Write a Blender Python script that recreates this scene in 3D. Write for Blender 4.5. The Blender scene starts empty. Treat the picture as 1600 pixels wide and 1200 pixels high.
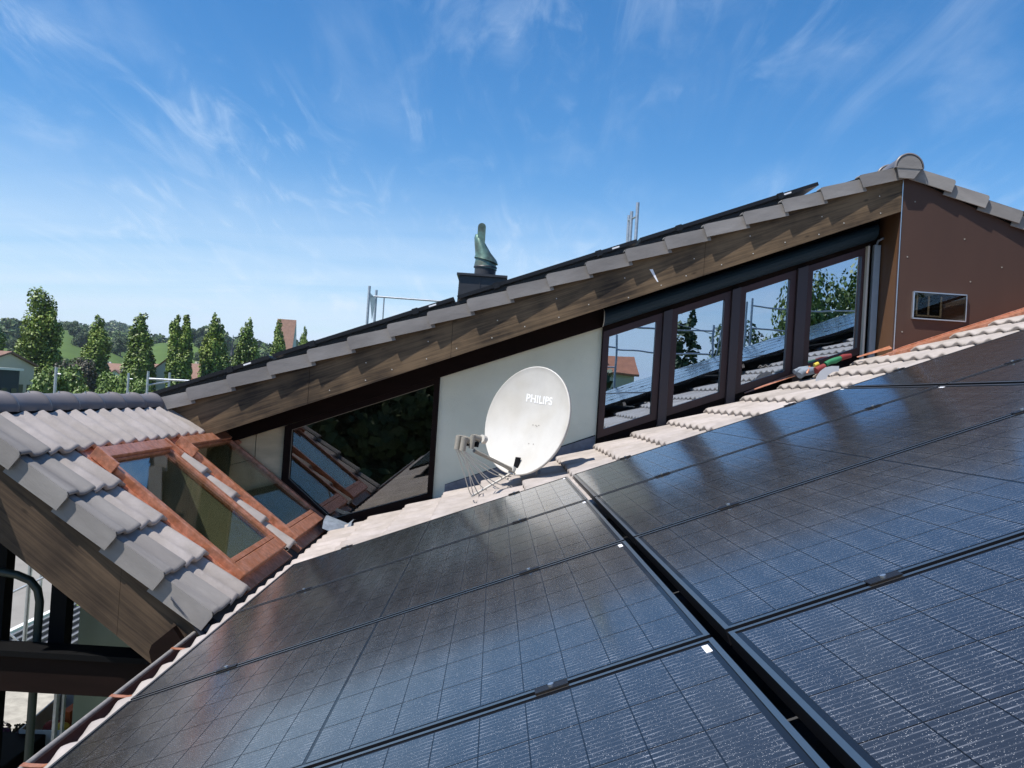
import bpy, math, random
import numpy as np
from mathutils import Matrix, Vector
random.seed(7); rng = np.random.default_rng(7)
sc = bpy.context.scene
COL = sc.collection
rad = math.radians

# ---------------------------------------------------------------- camera
cd = bpy.data.cameras.new('camera'); cam = bpy.data.objects.new('camera', cd); COL.objects.link(cam)
cam.matrix_world = Matrix(((0.998, -0.064, -0.019, -0.479), (-0.020, -0.015, -1.0, -1.727), (0.064, 0.998, -0.016, 0.453), (0, 0, 0, 1)))
_yaw, _pitch, _roll = -0.0186, 0.0159, 0.0641
_f = Vector((-math.sin(_yaw) * math.cos(_pitch), math.cos(_yaw) * math.cos(_pitch), math.sin(_pitch)))
_r = Vector((math.cos(_yaw), math.sin(_yaw), 0)); _u = _r.cross(_f)
_r2 = _r * math.cos(_roll) + _u * math.sin(_roll); _u2 = _u * math.cos(_roll) - _r * math.sin(_roll)
cam.matrix_world = Matrix(((_r2.x, _u2.x, -_f.x, -0.4788), (_r2.y, _u2.y, -_f.y, -1.7267), (_r2.z, _u2.z, -_f.z, 0.4531), (0, 0, 0, 1)))
cd.sensor_width = 36; cd.lens = 1328.2 / 1600 * 36; cd.clip_start = 0.05; cd.clip_end = 12000
sc.camera = cam

# ---------------------------------------------------------------- sky and sun
SUN = Vector((-0.423, -0.264, 0.866)).normalized()
SKY_STRENGTH = 0.118
w = bpy.data.worlds.new("World"); sc.world = w; w.use_nodes = True
nt = w.node_tree; N = nt.nodes; L = nt.links; N.clear()
out = N.new('ShaderNodeOutputWorld')
sky = N.new('ShaderNodeTexSky'); sky.sky_type = 'NISHITA'; sky.sun_disc = False
sky.sun_elevation = math.asin(SUN.z); sky.sun_rotation = math.atan2(SUN.x, SUN.y) % (2 * math.pi)
sky.altitude = 400; sky.air_density = 1.1; sky.dust_density = 0.3; sky.ozone_density = 4.5
bg = N.new('ShaderNodeBackground'); bg.inputs[1].default_value = SKY_STRENGTH
hs = N.new('ShaderNodeHueSaturation'); hs.inputs['Value'].default_value = 0.98; hs.inputs['Saturation'].default_value = 1.30
L.new(sky.outputs[0], hs.inputs['Color']); L.new(hs.outputs[0], bg.inputs[0])
bg2 = N.new('ShaderNodeBackground'); bg2.inputs[0].default_value = (0.56, 0.67, 0.80, 1); bg2.inputs[1].default_value = 1.0
tc = N.new('ShaderNodeTexCoord'); sep = N.new('ShaderNodeSeparateXYZ'); L.new(tc.outputs['Generated'], sep.inputs[0])
def wmath(op, a, b=None, c=None):
    n = N.new('ShaderNodeMath'); n.operation = op
    for i, v in enumerate((a, b, c)):
        if v is None: continue
        if isinstance(v, (int, float)): n.inputs[i].default_value = v
        else: L.new(v, n.inputs[i])
    return n.outputs[0]
zz = wmath('ADD', wmath('MAXIMUM', sep.outputs[2], 0.0), 0.16)
px_ = wmath('DIVIDE', sep.outputs[0], zz); py_ = wmath('DIVIDE', sep.outputs[1], zz)
cmb = N.new('ShaderNodeCombineXYZ'); L.new(px_, cmb.inputs[0]); L.new(py_, cmb.inputs[1])
def cirrus(rot, sx, sy, scale, dist, lo, hi, det=9, loc=(0, 0, 0)):
    m = N.new('ShaderNodeMapping'); m.inputs['Rotation'].default_value[2] = rot; m.inputs['Scale'].default_value = (sx, sy, 1)
    m.inputs['Location'].default_value = loc
    L.new(cmb.outputs[0], m.inputs[0])
    n = N.new('ShaderNodeTexNoise'); n.inputs['Scale'].default_value = scale; n.inputs['Detail'].default_value = det
    n.inputs['Roughness'].default_value = 0.58; n.inputs['Distortion'].default_value = dist
    L.new(m.outputs[0], n.inputs['Vector'])
    r = N.new('ShaderNodeMapRange'); r.interpolation_type = 'SMOOTHSTEP'
    r.inputs['From Min'].default_value = lo; r.inputs['From Max'].default_value = hi
    L.new(n.outputs[0], r.inputs[0]); return r.outputs[0]
c1 = cirrus(rad(-34), 2.0, 0.62, 1.5, 1.9, 0.43, 0.78)
c2 = cirrus(rad(-48), 2.8, 0.75, 2.6, 1.6, 0.46, 0.80, loc=(3, 1, 0))
c3 = cirrus(rad(-10), 1.0, 0.9, 0.8, 0.5, 0.36, 0.66, det=4, loc=(1, 4, 0))
c4 = cirrus(rad(30), 0.9, 1.1, 1.1, 0.5, 0.40, 0.66, det=4, loc=(5, 2, 0))
cl = wmath('ADD', wmath('ADD', wmath('MULTIPLY', wmath('MULTIPLY', c1, c3), 0.30), 0.0), wmath('MULTIPLY', wmath('MULTIPLY', c2, c4), 0.36))
hz = N.new('ShaderNodeMapRange'); hz.interpolation_type = 'SMOOTHERSTEP'
hz.inputs['From Min'].default_value = 0.31; hz.inputs['From Max'].default_value = -0.02; hz.inputs['To Max'].default_value = 0.92
L.new(sep.outputs[2], hz.inputs[0])
lo_ = cirrus(rad(5), 0.35, 1.6, 1.0, 0.8, 0.2, 0.62, det=6, loc=(0, 2, 0))
cl = wmath('MINIMUM', wmath('ADD', cl, wmath('MULTIPLY', hz.outputs[0], wmath('ADD', wmath('MULTIPLY', lo_, 0.55), 0.45))), 0.93)
mx = N.new('ShaderNodeMixShader'); L.new(cl, mx.inputs[0]); L.new(bg.outputs[0], mx.inputs[1]); L.new(bg2.outputs[0], mx.inputs[2])
L.new(mx.outputs[0], out.inputs[0])

sl = bpy.data.lights.new('sun', 'SUN'); sl.energy = 5.0; sl.angle = rad(0.53); sl.color = (1.0, 0.95, 0.88)
so = bpy.data.objects.new('sun', sl); COL.objects.link(so); so.location = SUN * 50
so.rotation_euler = SUN.to_track_quat('Z', 'Y').to_euler()
sc.view_settings.view_transform = 'Standard'; sc.view_settings.look = 'None'; sc.view_settings.gamma = 1
sc.view_settings.exposure = 0.45; sc.view_settings.use_curve_mapping = False
sc.cycles.use_denoising = True; sc.cycles.denoising_prefilter = 'NONE'
sc.cycles.max_bounces = 8; sc.cycles.transparent_max_bounces = 12

# ---------------------------------------------------------------- material helpers
def mat(name, col, rough=0.6, metal=0.0, spec=0.5, var=0.0, scale=8.0, bump=0.0, bscale=60.0, rnd=0.0, stretch=(1, 1, 1), coat=0.0, detail=5, col2=None):
    m = bpy.data.materials.new(name); m.use_nodes = True; n = m.node_tree.nodes; l = m.node_tree.links
    b = n['Principled BSDF']
    b.inputs['Roughness'].default_value = rough; b.inputs['Metallic'].default_value = metal
    b.inputs['Specular IOR Level'].default_value = spec; b.inputs['Coat Weight'].default_value = coat
    c = (*col, 1)
    b.inputs['Base Color'].default_value = c
    if var or bump or rnd or col2:
        t = n.new('ShaderNodeTexCoord'); mp = n.new('ShaderNodeMapping'); mp.inputs['Scale'].default_value = stretch
        l.new(t.outputs['Object'], mp.inputs[0]); src = mp.outputs[0]
        if rnd:
            oi = n.new('ShaderNodeObjectInfo'); ad = n.new('ShaderNodeVectorMath'); ad.operation = 'ADD'
            sc_ = n.new('ShaderNodeVectorMath'); sc_.operation = 'SCALE'; sc_.inputs['Scale'].default_value = 37.0
            cx = n.new('ShaderNodeCombineXYZ')
            for i in range(3): l.new(oi.outputs['Random'], cx.inputs[i])
            l.new(cx.outputs[0], sc_.inputs[0]); l.new(src, ad.inputs[0]); l.new(sc_.outputs[0], ad.inputs[1]); src = ad.outputs[0]
    if var or rnd or col2:
        nz = n.new('ShaderNodeTexNoise'); nz.inputs['Scale'].default_value = scale; nz.inputs['Detail'].default_value = detail
        nz.inputs['Roughness'].default_value = 0.62
        l.new(src, nz.inputs['Vector'])
        mr = n.new('ShaderNodeMapRange'); mr.inputs['From Min'].default_value = 0.3; mr.inputs['From Max'].default_value = 0.7
        mr.inputs['To Min'].default_value = 1 - var; mr.inputs['To Max'].default_value = 1 + var
        l.new(nz.outputs[0], mr.inputs[0]); fac = mr.outputs[0]
        if rnd:
            m2 = n.new('ShaderNodeMapRange'); m2.inputs['To Min'].default_value = 1 - rnd; m2.inputs['To Max'].default_value = 1 + rnd
            l.new(oi.outputs['Random'], m2.inputs[0]); mm = n.new('ShaderNodeMath'); mm.operation = 'MULTIPLY'
            l.new(fac, mm.inputs[0]); l.new(m2.outputs[0], mm.inputs[1]); fac = mm.outputs[0]
        base = n.new('ShaderNodeMix'); base.data_type = 'RGBA'
        base.inputs[6].default_value = c; base.inputs[7].default_value = (*(col2 or col), 1)
        st = n.new('ShaderNodeMapRange'); st.inputs['From Min'].default_value = 0.42; st.inputs['From Max'].default_value = 0.62
        nz2 = n.new('ShaderNodeTexNoise'); nz2.inputs['Scale'].default_value = scale * 0.45; nz2.inputs['Detail'].default_value = 6
        l.new(src, nz2.inputs['Vector']); l.new(nz2.outputs[0], st.inputs[0]); l.new(st.outputs[0], base.inputs[0])
        vm = n.new('ShaderNodeVectorMath'); vm.operation = 'SCALE'
        l.new(base.outputs[2], vm.inputs[0]); l.new(fac, vm.inputs['Scale']); l.new(vm.outputs[0], b.inputs['Base Color'])
    if bump:
        nb = n.new('ShaderNodeTexNoise'); nb.inputs['Scale'].default_value = bscale; nb.inputs['Detail'].default_value = 5
        l.new(src, nb.inputs['Vector']); bp = n.new('ShaderNodeBump'); bp.inputs['Strength'].default_value = bump
        bp.inputs['Distance'].default_value = 0.01; l.new(nb.outputs[0], bp.inputs['Height']); l.new(bp.outputs[0], b.inputs['Normal'])
    return m

def glass_mat(name, refl, tint=(1, 1, 1), rough=0.0, gcol=(1, 1, 1), pw=3.0):
    """a thin pane: mirror-like reflection (stronger towards grazing) over a tinted see-through"""
    m = bpy.data.materials.new(name); m.use_nodes = True; n = m.node_tree.nodes; l = m.node_tree.links; n.clear()
    o = n.new('ShaderNodeOutputMaterial'); g = n.new('ShaderNodeBsdfGlossy'); g.inputs['Roughness'].default_value = rough
    g.inputs['Color'].default_value = (*gcol, 1)
    t = n.new('ShaderNodeBsdfTransparent'); t.inputs[0].default_value = (*tint, 1)
    lw = n.new('ShaderNodeLayerWeight'); lw.inputs[0].default_value = 0.5
    p = n.new('ShaderNodeMath'); p.operation = 'POWER'; p.inputs[1].default_value = pw; l.new(lw.outputs['Facing'], p.inputs[0])
    mr = n.new('ShaderNodeMapRange'); mr.inputs['To Min'].default_value = refl; mr.inputs['To Max'].default_value = 0.95
    l.new(p.outputs[0], mr.inputs[0])
    x = n.new('ShaderNodeMixShader'); l.new(mr.outputs[0], x.inputs[0]); l.new(t.outputs[0], x.inputs[1]); l.new(g.outputs[0], x.inputs[2])
    l.new(x.outputs[0], o.inputs[0]); return m

M = {}
P_ANG = 0.3722
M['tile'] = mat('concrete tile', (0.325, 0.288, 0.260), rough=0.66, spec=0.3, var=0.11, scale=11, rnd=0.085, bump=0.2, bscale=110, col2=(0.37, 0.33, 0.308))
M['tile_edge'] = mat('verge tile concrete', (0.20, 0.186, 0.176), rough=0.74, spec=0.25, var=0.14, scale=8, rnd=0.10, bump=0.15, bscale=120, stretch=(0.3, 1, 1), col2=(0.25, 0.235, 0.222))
M['ridge'] = mat('ridge tile glaze', (0.15, 0.138, 0.14), rough=0.38, spec=0.5, var=0.06, scale=9, rnd=0.05)
M['membrane'] = mat('dark roofing membrane', (0.035, 0.037, 0.042), rough=0.75, var=0.2, scale=6)
M['lead'] = mat('weathered lead flashing', (0.15, 0.17, 0.21), rough=0.5, metal=0.3, var=0.25, scale=14, bump=0.2, bscale=30)
M['sheen_frame'] = mat('black aluminium with painted sheen', (0.47, 0.425, 0.365), rough=0.33, metal=1.0, spec=0.9)  # pale instead of black: sheen of the frame tops put into the colour
M['alu'] = mat('bare aluminium', (0.62, 0.64, 0.66), rough=0.32, metal=0.9)
M['black_plain'] = mat('black panel edge', (0.012, 0.012, 0.014), rough=0.4, spec=0.3)
M['galv'] = mat('galvanised steel tube', (0.42, 0.45, 0.48), rough=0.45, metal=0.75, var=0.2, scale=20)
M['sticker'] = mat('white sticker', (0.8, 0.8, 0.82), rough=0.5)
M['copper'] = mat('reddish copper sheet', (0.52, 0.235, 0.15), rough=0.36, metal=0.4, var=0.30, scale=30, col2=(0.44, 0.17, 0.085), bump=0.15, bscale=18)
M['copper_brown'] = mat('browned copper gutter', (0.11, 0.062, 0.055), rough=0.42, metal=0.5, var=0.25, scale=11)
M['zinc_rim'] = mat('greyed gutter bead', (0.30, 0.28, 0.26), rough=0.5, metal=0.4, var=0.2, scale=30)
M['plaster'] = mat('pale grey green render', (0.70, 0.71, 0.575), rough=0.9, var=0.05, scale=3, bump=0.35, bscale=220, col2=(0.66, 0.68, 0.55))
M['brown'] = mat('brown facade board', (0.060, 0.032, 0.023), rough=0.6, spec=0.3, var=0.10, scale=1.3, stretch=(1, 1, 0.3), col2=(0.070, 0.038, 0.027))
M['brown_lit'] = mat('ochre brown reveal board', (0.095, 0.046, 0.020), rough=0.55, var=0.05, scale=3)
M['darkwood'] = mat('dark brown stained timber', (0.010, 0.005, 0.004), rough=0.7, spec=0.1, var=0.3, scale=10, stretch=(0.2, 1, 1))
M['redwood'] = mat('reddish brown sash timber', (0.036, 0.010, 0.009), rough=0.42, var=0.25, scale=12, stretch=(1, 1, 0.2))
M['mullion'] = mat('brown aluminium mullion cover', (0.035, 0.024, 0.028), rough=0.4, spec=0.5)
M['shutter'] = mat('blue black shutter box', (0.010, 0.026, 0.040), rough=0.6, spec=0.25)
M['white_dish'] = mat('off white dish paint', (0.50, 0.485, 0.45), rough=0.55, var=0.05, scale=6, col2=(0.46, 0.435, 0.385))
M['letter'] = mat('white lettering', (0.80, 0.80, 0.80), rough=0.5)
M['lnb'] = mat('aged beige plastic', (0.25, 0.23, 0.19), rough=0.5, var=0.15, scale=30)
M['cable'] = mat('pale coaxial cable', (0.50, 0.48, 0.43), rough=0.5)
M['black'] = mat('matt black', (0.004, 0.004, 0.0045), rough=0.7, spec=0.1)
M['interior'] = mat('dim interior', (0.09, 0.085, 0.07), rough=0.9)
M['blind'] = mat('olive interior lining', (0.36, 0.345, 0.255), rough=0.9, var=0.05, scale=5)
M['chimney'] = mat('dark sheet metal cladding', (0.045, 0.045, 0.05), rough=0.45, metal=0.3, var=0.2, scale=8)
M['patina'] = mat('green brown patinated copper', (0.13, 0.15, 0.115), rough=0.42, metal=0.65, var=0.3, scale=14, col2=(0.17, 0.27, 0.21))
M['ply'] = mat('light pine board', (0.56, 0.46, 0.30), rough=0.8, var=0.18, scale=9, stretch=(0.3, 1, 1))
M['plank'] = mat('orange brown plank', (0.30, 0.13, 0.045), rough=0.7, var=0.2, scale=14, rnd=0.12)
M['red'] = mat('red fabric', (0.18, 0.02, 0.02), rough=0.7); M['green'] = mat('green fabric', (0.02, 0.16, 0.07), rough=0.7)
M['yellow'] = mat('yellow plastic', (0.55, 0.42, 0.05), rough=0.5); M['greyfab'] = mat('grey fabric', (0.16, 0.19, 0.23), rough=0.8, var=0.3, scale=20)
M['orange'] = mat('orange plastic', (0.5, 0.12, 0.03), rough=0.5)
M['greenpipe'] = mat('dark green pipe', (0.018, 0.028, 0.022), rough=0.45)
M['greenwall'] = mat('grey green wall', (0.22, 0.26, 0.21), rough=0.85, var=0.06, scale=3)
M['clear_box'] = mat('frosted plastic', (0.35, 0.37, 0.38), rough=0.4)
M['glass4'] = glass_mat('solar control glass', 0.62, (0.25, 0.27, 0.3), 0.0, (0.74, 0.86, 1.0))
M['glassbig'] = glass_mat('clear dark pane', 0.15, (0.5, 0.5, 0.47), pw=5.0)
M['glasssky'] = glass_mat('roof window glass', 0.09, (0.80, 0.82, 0.75), pw=4.6)
M['leaf_pop'] = mat('poplar leaves', (0.10, 0.155, 0.026), rough=0.5, spec=0.4, var=0.35, scale=0.35, col2=(0.19, 0.25, 0.045))
M['leaf_light'] = mat('light green leaves', (0.11, 0.17, 0.035), rough=0.5, spec=0.4, var=0.35, scale=0.6, col2=(0.15, 0.20, 0.05))
M['leaf_dark'] = mat('dark green leaves', (0.048, 0.080, 0.028), rough=0.55, spec=0.3, var=0.4, scale=0.5, col2=(0.065, 0.10, 0.035))
M['leaf_mid'] = mat('mid green leaves', (0.055, 0.095, 0.025), rough=0.5, spec=0.35, var=0.4, scale=0.6, col2=(0.08, 0.12, 0.03))
M['leaf_red'] = mat('bronze leaves', (0.06, 0.055, 0.035), rough=0.6, var=0.35, scale=0.8)
M['bark'] = mat('bark', (0.12, 0.09, 0.06), rough=0.9, var=0.3, scale=6)
_g = M['glass4'].node_tree; _n = _g.nodes.new('ShaderNodeTexNoise'); _n.inputs['Scale'].default_value = 2.2; _n.inputs['Detail'].default_value = 1
_t = _g.nodes.new('ShaderNodeTexCoord'); _g.links.new(_t.outputs['Object'], _n.inputs['Vector']); _b = _g.nodes.new('ShaderNodeBump'); _b.inputs['Strength'].default_value = 0.07; _b.inputs['Distance'].default_value = 0.01
_g.links.new(_n.outputs[0], _b.inputs['Height'])
for _x in _g.nodes:
    if _x.type == 'BSDF_GLOSSY': _g.links.new(_b.outputs[0], _x.inputs['Normal'])
for nm in ('leaf_pop', 'leaf_light', 'leaf_dark', 'leaf_mid', 'leaf_red'):
    b = M[nm].node_tree.nodes['Principled BSDF']; b.inputs['Transmission Weight'].default_value = 0.0
M['roof_brown'] = mat('brown clay roof', (0.20, 0.115, 0.085), rough=0.85, var=0.2, scale=1.5, bump=0.3, bscale=3)
M['roof_orange'] = mat('orange clay roof', (0.38, 0.15, 0.08), rough=0.85, var=0.15, scale=1.5)
M['wall_cream'] = mat('cream house wall', (0.55, 0.50, 0.40), rough=0.9, var=0.05, scale=0.6)
M['wall_white'] = mat('white house wall', (0.70, 0.70, 0.67), rough=0.9, var=0.04, scale=0.6)
M['wall_blue'] = mat('pale blue grey wall', (0.42, 0.46, 0.48), rough=0.9, var=0.04, scale=0.6)
M['pane_dark'] = mat('dark window pane', (0.03, 0.04, 0.05), rough=0.15)
M['asphalt'] = mat('sun bleached asphalt', (0.235, 0.22, 0.195), rough=0.9, var=0.10, scale=0.8, bump=0.2, bscale=30)
M['grass'] = mat('meadow grass', (0.085, 0.13, 0.03), rough=0.9, var=0.3, scale=0.05, col2=(0.13, 0.17, 0.045))
M['paving'] = mat('pale stone paving', (0.34, 0.31, 0.25), rough=0.9, var=0.25, scale=3, bump=0.4, bscale=4)

def wood_mat(name, c1_, c2_, knots=True, ang=0.0):
    """weathered stained plank: long grain along local X, knots, streaks"""
    m = bpy.data.materials.new(name); m.use_nodes = True; n = m.node_tree.nodes; l = m.node_tree.links; b = n['Principled BSDF']
    t = n.new('ShaderNodeTexCoord'); mp = n.new('ShaderNodeMapping'); mp.inputs['Scale'].default_value = (0.55, 1, 15)
    ro = n.new('ShaderNodeMapping'); ro.inputs['Rotation'].default_value = (0, ang, 0); l.new(t.outputs['Object'], ro.inputs[0])
    l.new(ro.outputs[0], mp.inputs[0])
    a = n.new('ShaderNodeTexNoise'); a.inputs['Scale'].default_value = 3.0; a.inputs['Detail'].default_value = 9; a.inputs['Roughness'].default_value = 0.68; a.inputs['Distortion'].default_value = 0.5
    l.new(mp.outputs[0], a.inputs['Vector'])
    big = n.new('ShaderNodeTexNoise'); big.inputs['Scale'].default_value = 2.3; big.inputs['Detail'].default_value = 4; l.new(ro.outputs[0], big.inputs['Vector'])
    add = n.new('ShaderNodeMath'); add.operation = 'ADD'; l.new(a.outputs[0], add.inputs[0]); l.new(big.outputs[0], add.inputs[1])
    r = n.new('ShaderNodeMapRange'); r.inputs['From Min'].default_value = 0.80; r.inputs['From Max'].default_value = 1.20; l.new(add.outputs[0], r.inputs[0])
    mx_ = n.new('ShaderNodeMix'); mx_.data_type = 'RGBA'; mx_.inputs[6].default_value = (*c1_, 1); mx_.inputs[7].default_value = (*c2_, 1)
    l.new(r.outputs[0], mx_.inputs[0]); last = mx_.outputs[2]
    if knots:
        mp2 = n.new('ShaderNodeMapping'); mp2.inputs['Scale'].default_value = (3.2, 2.6, 7.5); l.new(ro.outputs[0], mp2.inputs[0])
        v = n.new('ShaderNodeTexVoronoi'); v.inputs['Scale'].default_value = 1.0; l.new(mp2.outputs[0], v.inputs['Vector'])
        kr = n.new('ShaderNodeMapRange'); kr.inputs['From Min'].default_value = 0.03; kr.inputs['From Max'].default_value = 0.11
        kr.inputs['To Min'].default_value = 0.45; kr.inputs['To Max'].default_value = 1.0; l.new(v.outputs['Distance'], kr.inputs[0])
        vm = n.new('ShaderNodeVectorMath'); vm.operation = 'SCALE'; l.new(last, vm.inputs[0]); l.new(kr.outputs[0], vm.inputs['Scale']); last = vm.outputs[0]
    l.new(last, b.inputs['Base Color']); b.inputs['Roughness'].default_value = 0.72; b.inputs['Specular IOR Level'].default_value = 0.25
    bp = n.new('ShaderNodeBump'); bp.inputs['Strength'].default_value = 0.25; bp.inputs['Distance'].default_value = 0.004
    l.new(a.outputs[0], bp.inputs['Height']); l.new(bp.outputs[0], b.inputs['Normal'])
    return m
M['fascia'] = wood_mat('weathered stained fascia wood', (0.034, 0.024, 0.016), (0.160, 0.108, 0.062), ang=P_ANG)
M['fascia2'] = wood_mat('brown stained fascia wood', (0.034, 0.023, 0.016), (0.105, 0.070, 0.044), ang=-rad(36.26))

def _unused(): pass
def cell_mat():
    m = bpy.data.materials.new('black solar cell under textured glass'); m.use_nodes = True; n = m.node_tree.nodes; l = m.node_tree.links; b = n['Principled BSDF']
    t = n.new('ShaderNodeTexCoord'); g = n.new('ShaderNodeNewGeometry')
    sp = n.new('ShaderNodeSeparateXYZ'); l.new(t.outputs['Object'], sp.inputs[0])
    def mt(op, a, b_=None, c_=None):
        q = n.new('ShaderNodeMath'); q.operation = op
        for i, v in enumerate((a, b_, c_)):
            if v is None: continue
            if isinstance(v, (int, float)): q.inputs[i].default_value = v
            else: l.new(v, q.inputs[i])
        return q.outputs[0]
    # busbar wires run up the slope, one every 11 mm across
    fr = mt('FRACT', mt('ADD', mt('DIVIDE', sp.outputs[1], 0.0163), 100.5))
    wire = mt('LESS_THAN', mt('ABSOLUTE', mt('SUBTRACT', fr, 0.5)), 0.095)
    br = n.new('ShaderNodeTexNoise'); br.inputs['Scale'].default_value = 60; br.inputs['Detail'].default_value = 3
    mpb = n.new('ShaderNodeMapping'); mpb.inputs['Scale'].default_value = (0.35, 1.6, 1); l.new(g.outputs['Position'], mpb.inputs[0]); l.new(mpb.outputs[0], br.inputs['Vector'])
    brk = n.new('ShaderNodeMapRange'); brk.inputs['From Min'].default_value = 0.25; brk.inputs['From Max'].default_value = 0.72; l.new(br.outputs[0], brk.inputs[0])
    brr = n.new('ShaderNodeTexNoise'); brr.inputs['Scale'].default_value = 5; brr.inputs['Detail'].default_value = 2; l.new(g.outputs['Position'], brr.inputs['Vector'])
    area = n.new('ShaderNodeMapRange'); area.inputs['From Min'].default_value = 0.35; area.inputs['From Max'].default_value = 0.65; area.inputs['To Min'].default_value = 0.45; l.new(brr.outputs[0], area.inputs[0])
    edge = n.new('ShaderNodeMapRange'); edge.inputs['From Min'].default_value = 0.012; edge.inputs['From Max'].default_value = 0.046; edge.inputs['To Min'].default_value = 0.35; edge.inputs['To Max'].default_value = 1.25
    l.new(mt('ABSOLUTE', mt('SUBTRACT', sp.outputs[0], 0.0465)), edge.inputs[0])
    wf = mt('MULTIPLY', mt('MULTIPLY', mt('MULTIPLY', wire, brk.outputs[0]), area.outputs[0]), edge.outputs[0])
    # sun glitter of the textured glass, put into the colour as bright specks
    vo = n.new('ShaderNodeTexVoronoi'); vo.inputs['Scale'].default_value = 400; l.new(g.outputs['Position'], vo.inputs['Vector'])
    glint = mt('MULTIPLY', mt('LESS_THAN', vo.outputs['Distance'], mt('MULTIPLY', mt('POWER', sepc(n, l, vo.outputs['Color']), 2.2), 0.34)), 1.0)
    c0 = n.new('ShaderNodeMix'); c0.data_type = 'RGBA'; c0.inputs[6].default_value = (0.019, 0.0175, 0.0165, 1); c0.inputs[7].default_value = (0.34, 0.35, 0.38, 1)
    l.new(mt('MULTIPLY', wf, 0.60), c0.inputs[0])
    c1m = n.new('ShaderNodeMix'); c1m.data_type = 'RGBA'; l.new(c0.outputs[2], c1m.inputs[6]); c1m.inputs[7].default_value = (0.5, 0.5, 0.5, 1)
    l.new(mt('MULTIPLY', glint, 0.62), c1m.inputs[0]); l.new(c1m.outputs[2], b.inputs['Base Color'])
    b.inputs['Roughness'].default_value = 0.24; b.inputs['IOR'].default_value = 1.5; b.inputs['Specular IOR Level'].default_value = 0.25
    b.inputs['Coat Weight'].default_value = 0.9; b.inputs['Coat Roughness'].default_value = 0.115; b.inputs['Coat IOR'].default_value = 1.55
    nb = n.new('ShaderNodeTexNoise'); nb.inputs['Scale'].default_value = 420; nb.inputs['Detail'].default_value = 2; l.new(g.outputs['Position'], nb.inputs['Vector'])
    bp = n.new('ShaderNodeBump'); bp.inputs['Strength'].default_value = 0.13; bp.inputs['Distance'].default_value = 0.002
    l.new(nb.outputs[0], bp.inputs['Height']); l.new(bp.outputs[0], b.inputs['Normal'])
    return m
def sepc(n, l, o):
    s = n.new('ShaderNodeSeparateColor'); l.new(o, s.inputs[0]); return s.outputs[0]
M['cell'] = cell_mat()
M['backsheet'] = mat('black backsheet under glass', (0.006, 0.006, 0.007), rough=0.3, spec=0.3, coat=0.25)

# ---------------------------------------------------------------- mesh helpers
class MB:
    def __init__(s): s.v = []; s.f = []; s.sm = []
    def add(s, vs, fs, smooth=False):
        k = len(s.v); s.v += [tuple(p) for p in vs]; s.f += [tuple(i + k for i in f) for f in fs]; s.sm += [smooth] * len(fs); return s
    def box(s, a, b):
        x0, y0, z0 = a; x1, y1, z1 = b
        return s.add([(x0, y0, z0), (x1, y0, z0), (x1, y1, z0), (x0, y1, z0), (x0, y0, z1), (x1, y0, z1), (x1, y1, z1), (x0, y1, z1)],
                     [(0, 3, 2, 1), (4, 5, 6, 7), (0, 1, 5, 4), (1, 2, 6, 5), (2, 3, 7, 6), (3, 0, 4, 7)])
    def obox(s, c, ax, h):
        c = Vector(c); ax = [Vector(a).normalized() for a in ax]; vs = []
        for sx, sy, sz in ((-1, -1, -1), (1, -1, -1), (1, 1, -1), (-1, 1, -1), (-1, -1, 1), (1, -1, 1), (1, 1, 1), (-1, 1, 1)):
            vs.append(c + ax[0] * sx * h[0] + ax[1] * sy * h[1] + ax[2] * sz * h[2])
        return s.add(vs, [(0, 3, 2, 1), (4, 5, 6, 7), (0, 1, 5, 4), (1, 2, 6, 5), (2, 3, 7, 6), (3, 0, 4, 7)])
    def prism_y(s, poly, y0, y1):
        """polygon in XZ (counter-clockwise seen from -Y) from y0 to y1"""
        n = len(poly); vs = [(x, y0, z) for x, z in poly] + [(x, y1, z) for x, z in poly]
        fs = [tuple(range(n)), tuple(range(2 * n - 1, n - 1, -1))] + [((i + 1) % n, i, n + i, n + (i + 1) % n) for i in range(n)]
        return s.add(vs, fs)
    def tube(s, path, r, seg=8, caps=True, radii=None):
        P = [Vector(p) for p in path]; rings = []; prev = None
        for i, p in enumerate(P):
            d = ((P[min(i + 1, len(P) - 1)] - P[max(i - 1, 0)])).normalized()
            a = prev - d * prev.dot(d) if prev is not None else (Vector((0, 0, 1)).cross(d) if abs(d.z) < 0.95 else Vector((1, 0, 0)).cross(d))
            a.normalize(); prev = a; b = d.cross(a); rr = radii[i] if radii else r
            rings.append([p + (a * math.cos(2 * math.pi * k / seg) + b * math.sin(2 * math.pi * k / seg)) * rr for k in range(seg)])
        vs = [q for rg in rings for q in rg]; fs = []
        for i in range(len(P) - 1):
            for k in range(seg):
                k2 = (k + 1) % seg; fs.append((i * seg + k, i * seg + k2, (i + 1) * seg + k2, (i + 1) * seg + k))
        s.add(vs, fs, True)
        if caps:
            s.add(rings[0], [tuple(range(seg - 1, -1, -1))]); s.add(rings[-1], [tuple(range(seg))])
        return s
    def loft(s, rings, smooth=True, close=True, cap0=False, cap1=False):
        n = len(rings[0]); vs = [q for rg in rings for q in rg]; fs = []
        for i in range(len(rings) - 1):
            for k in range(n if close else n - 1):
                k2 = (k + 1) % n; fs.append((i * n + k, i * n + k2, (i + 1) * n + k2, (i + 1) * n + k))
        s.add(vs, fs, smooth)
        if cap0: s.add(rings[0], [tuple(range(n - 1, -1, -1))])
        if cap1: s.add(rings[-1], [tuple(range(n))])
        return s
    def mesh(s, name, m):
        me = bpy.data.meshes.new(name); me.from_pydata(s.v, [], s.f)
        me.polygons.foreach_set('use_smooth', s.sm); me.update()
        me.materials.append(m); return me

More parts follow.
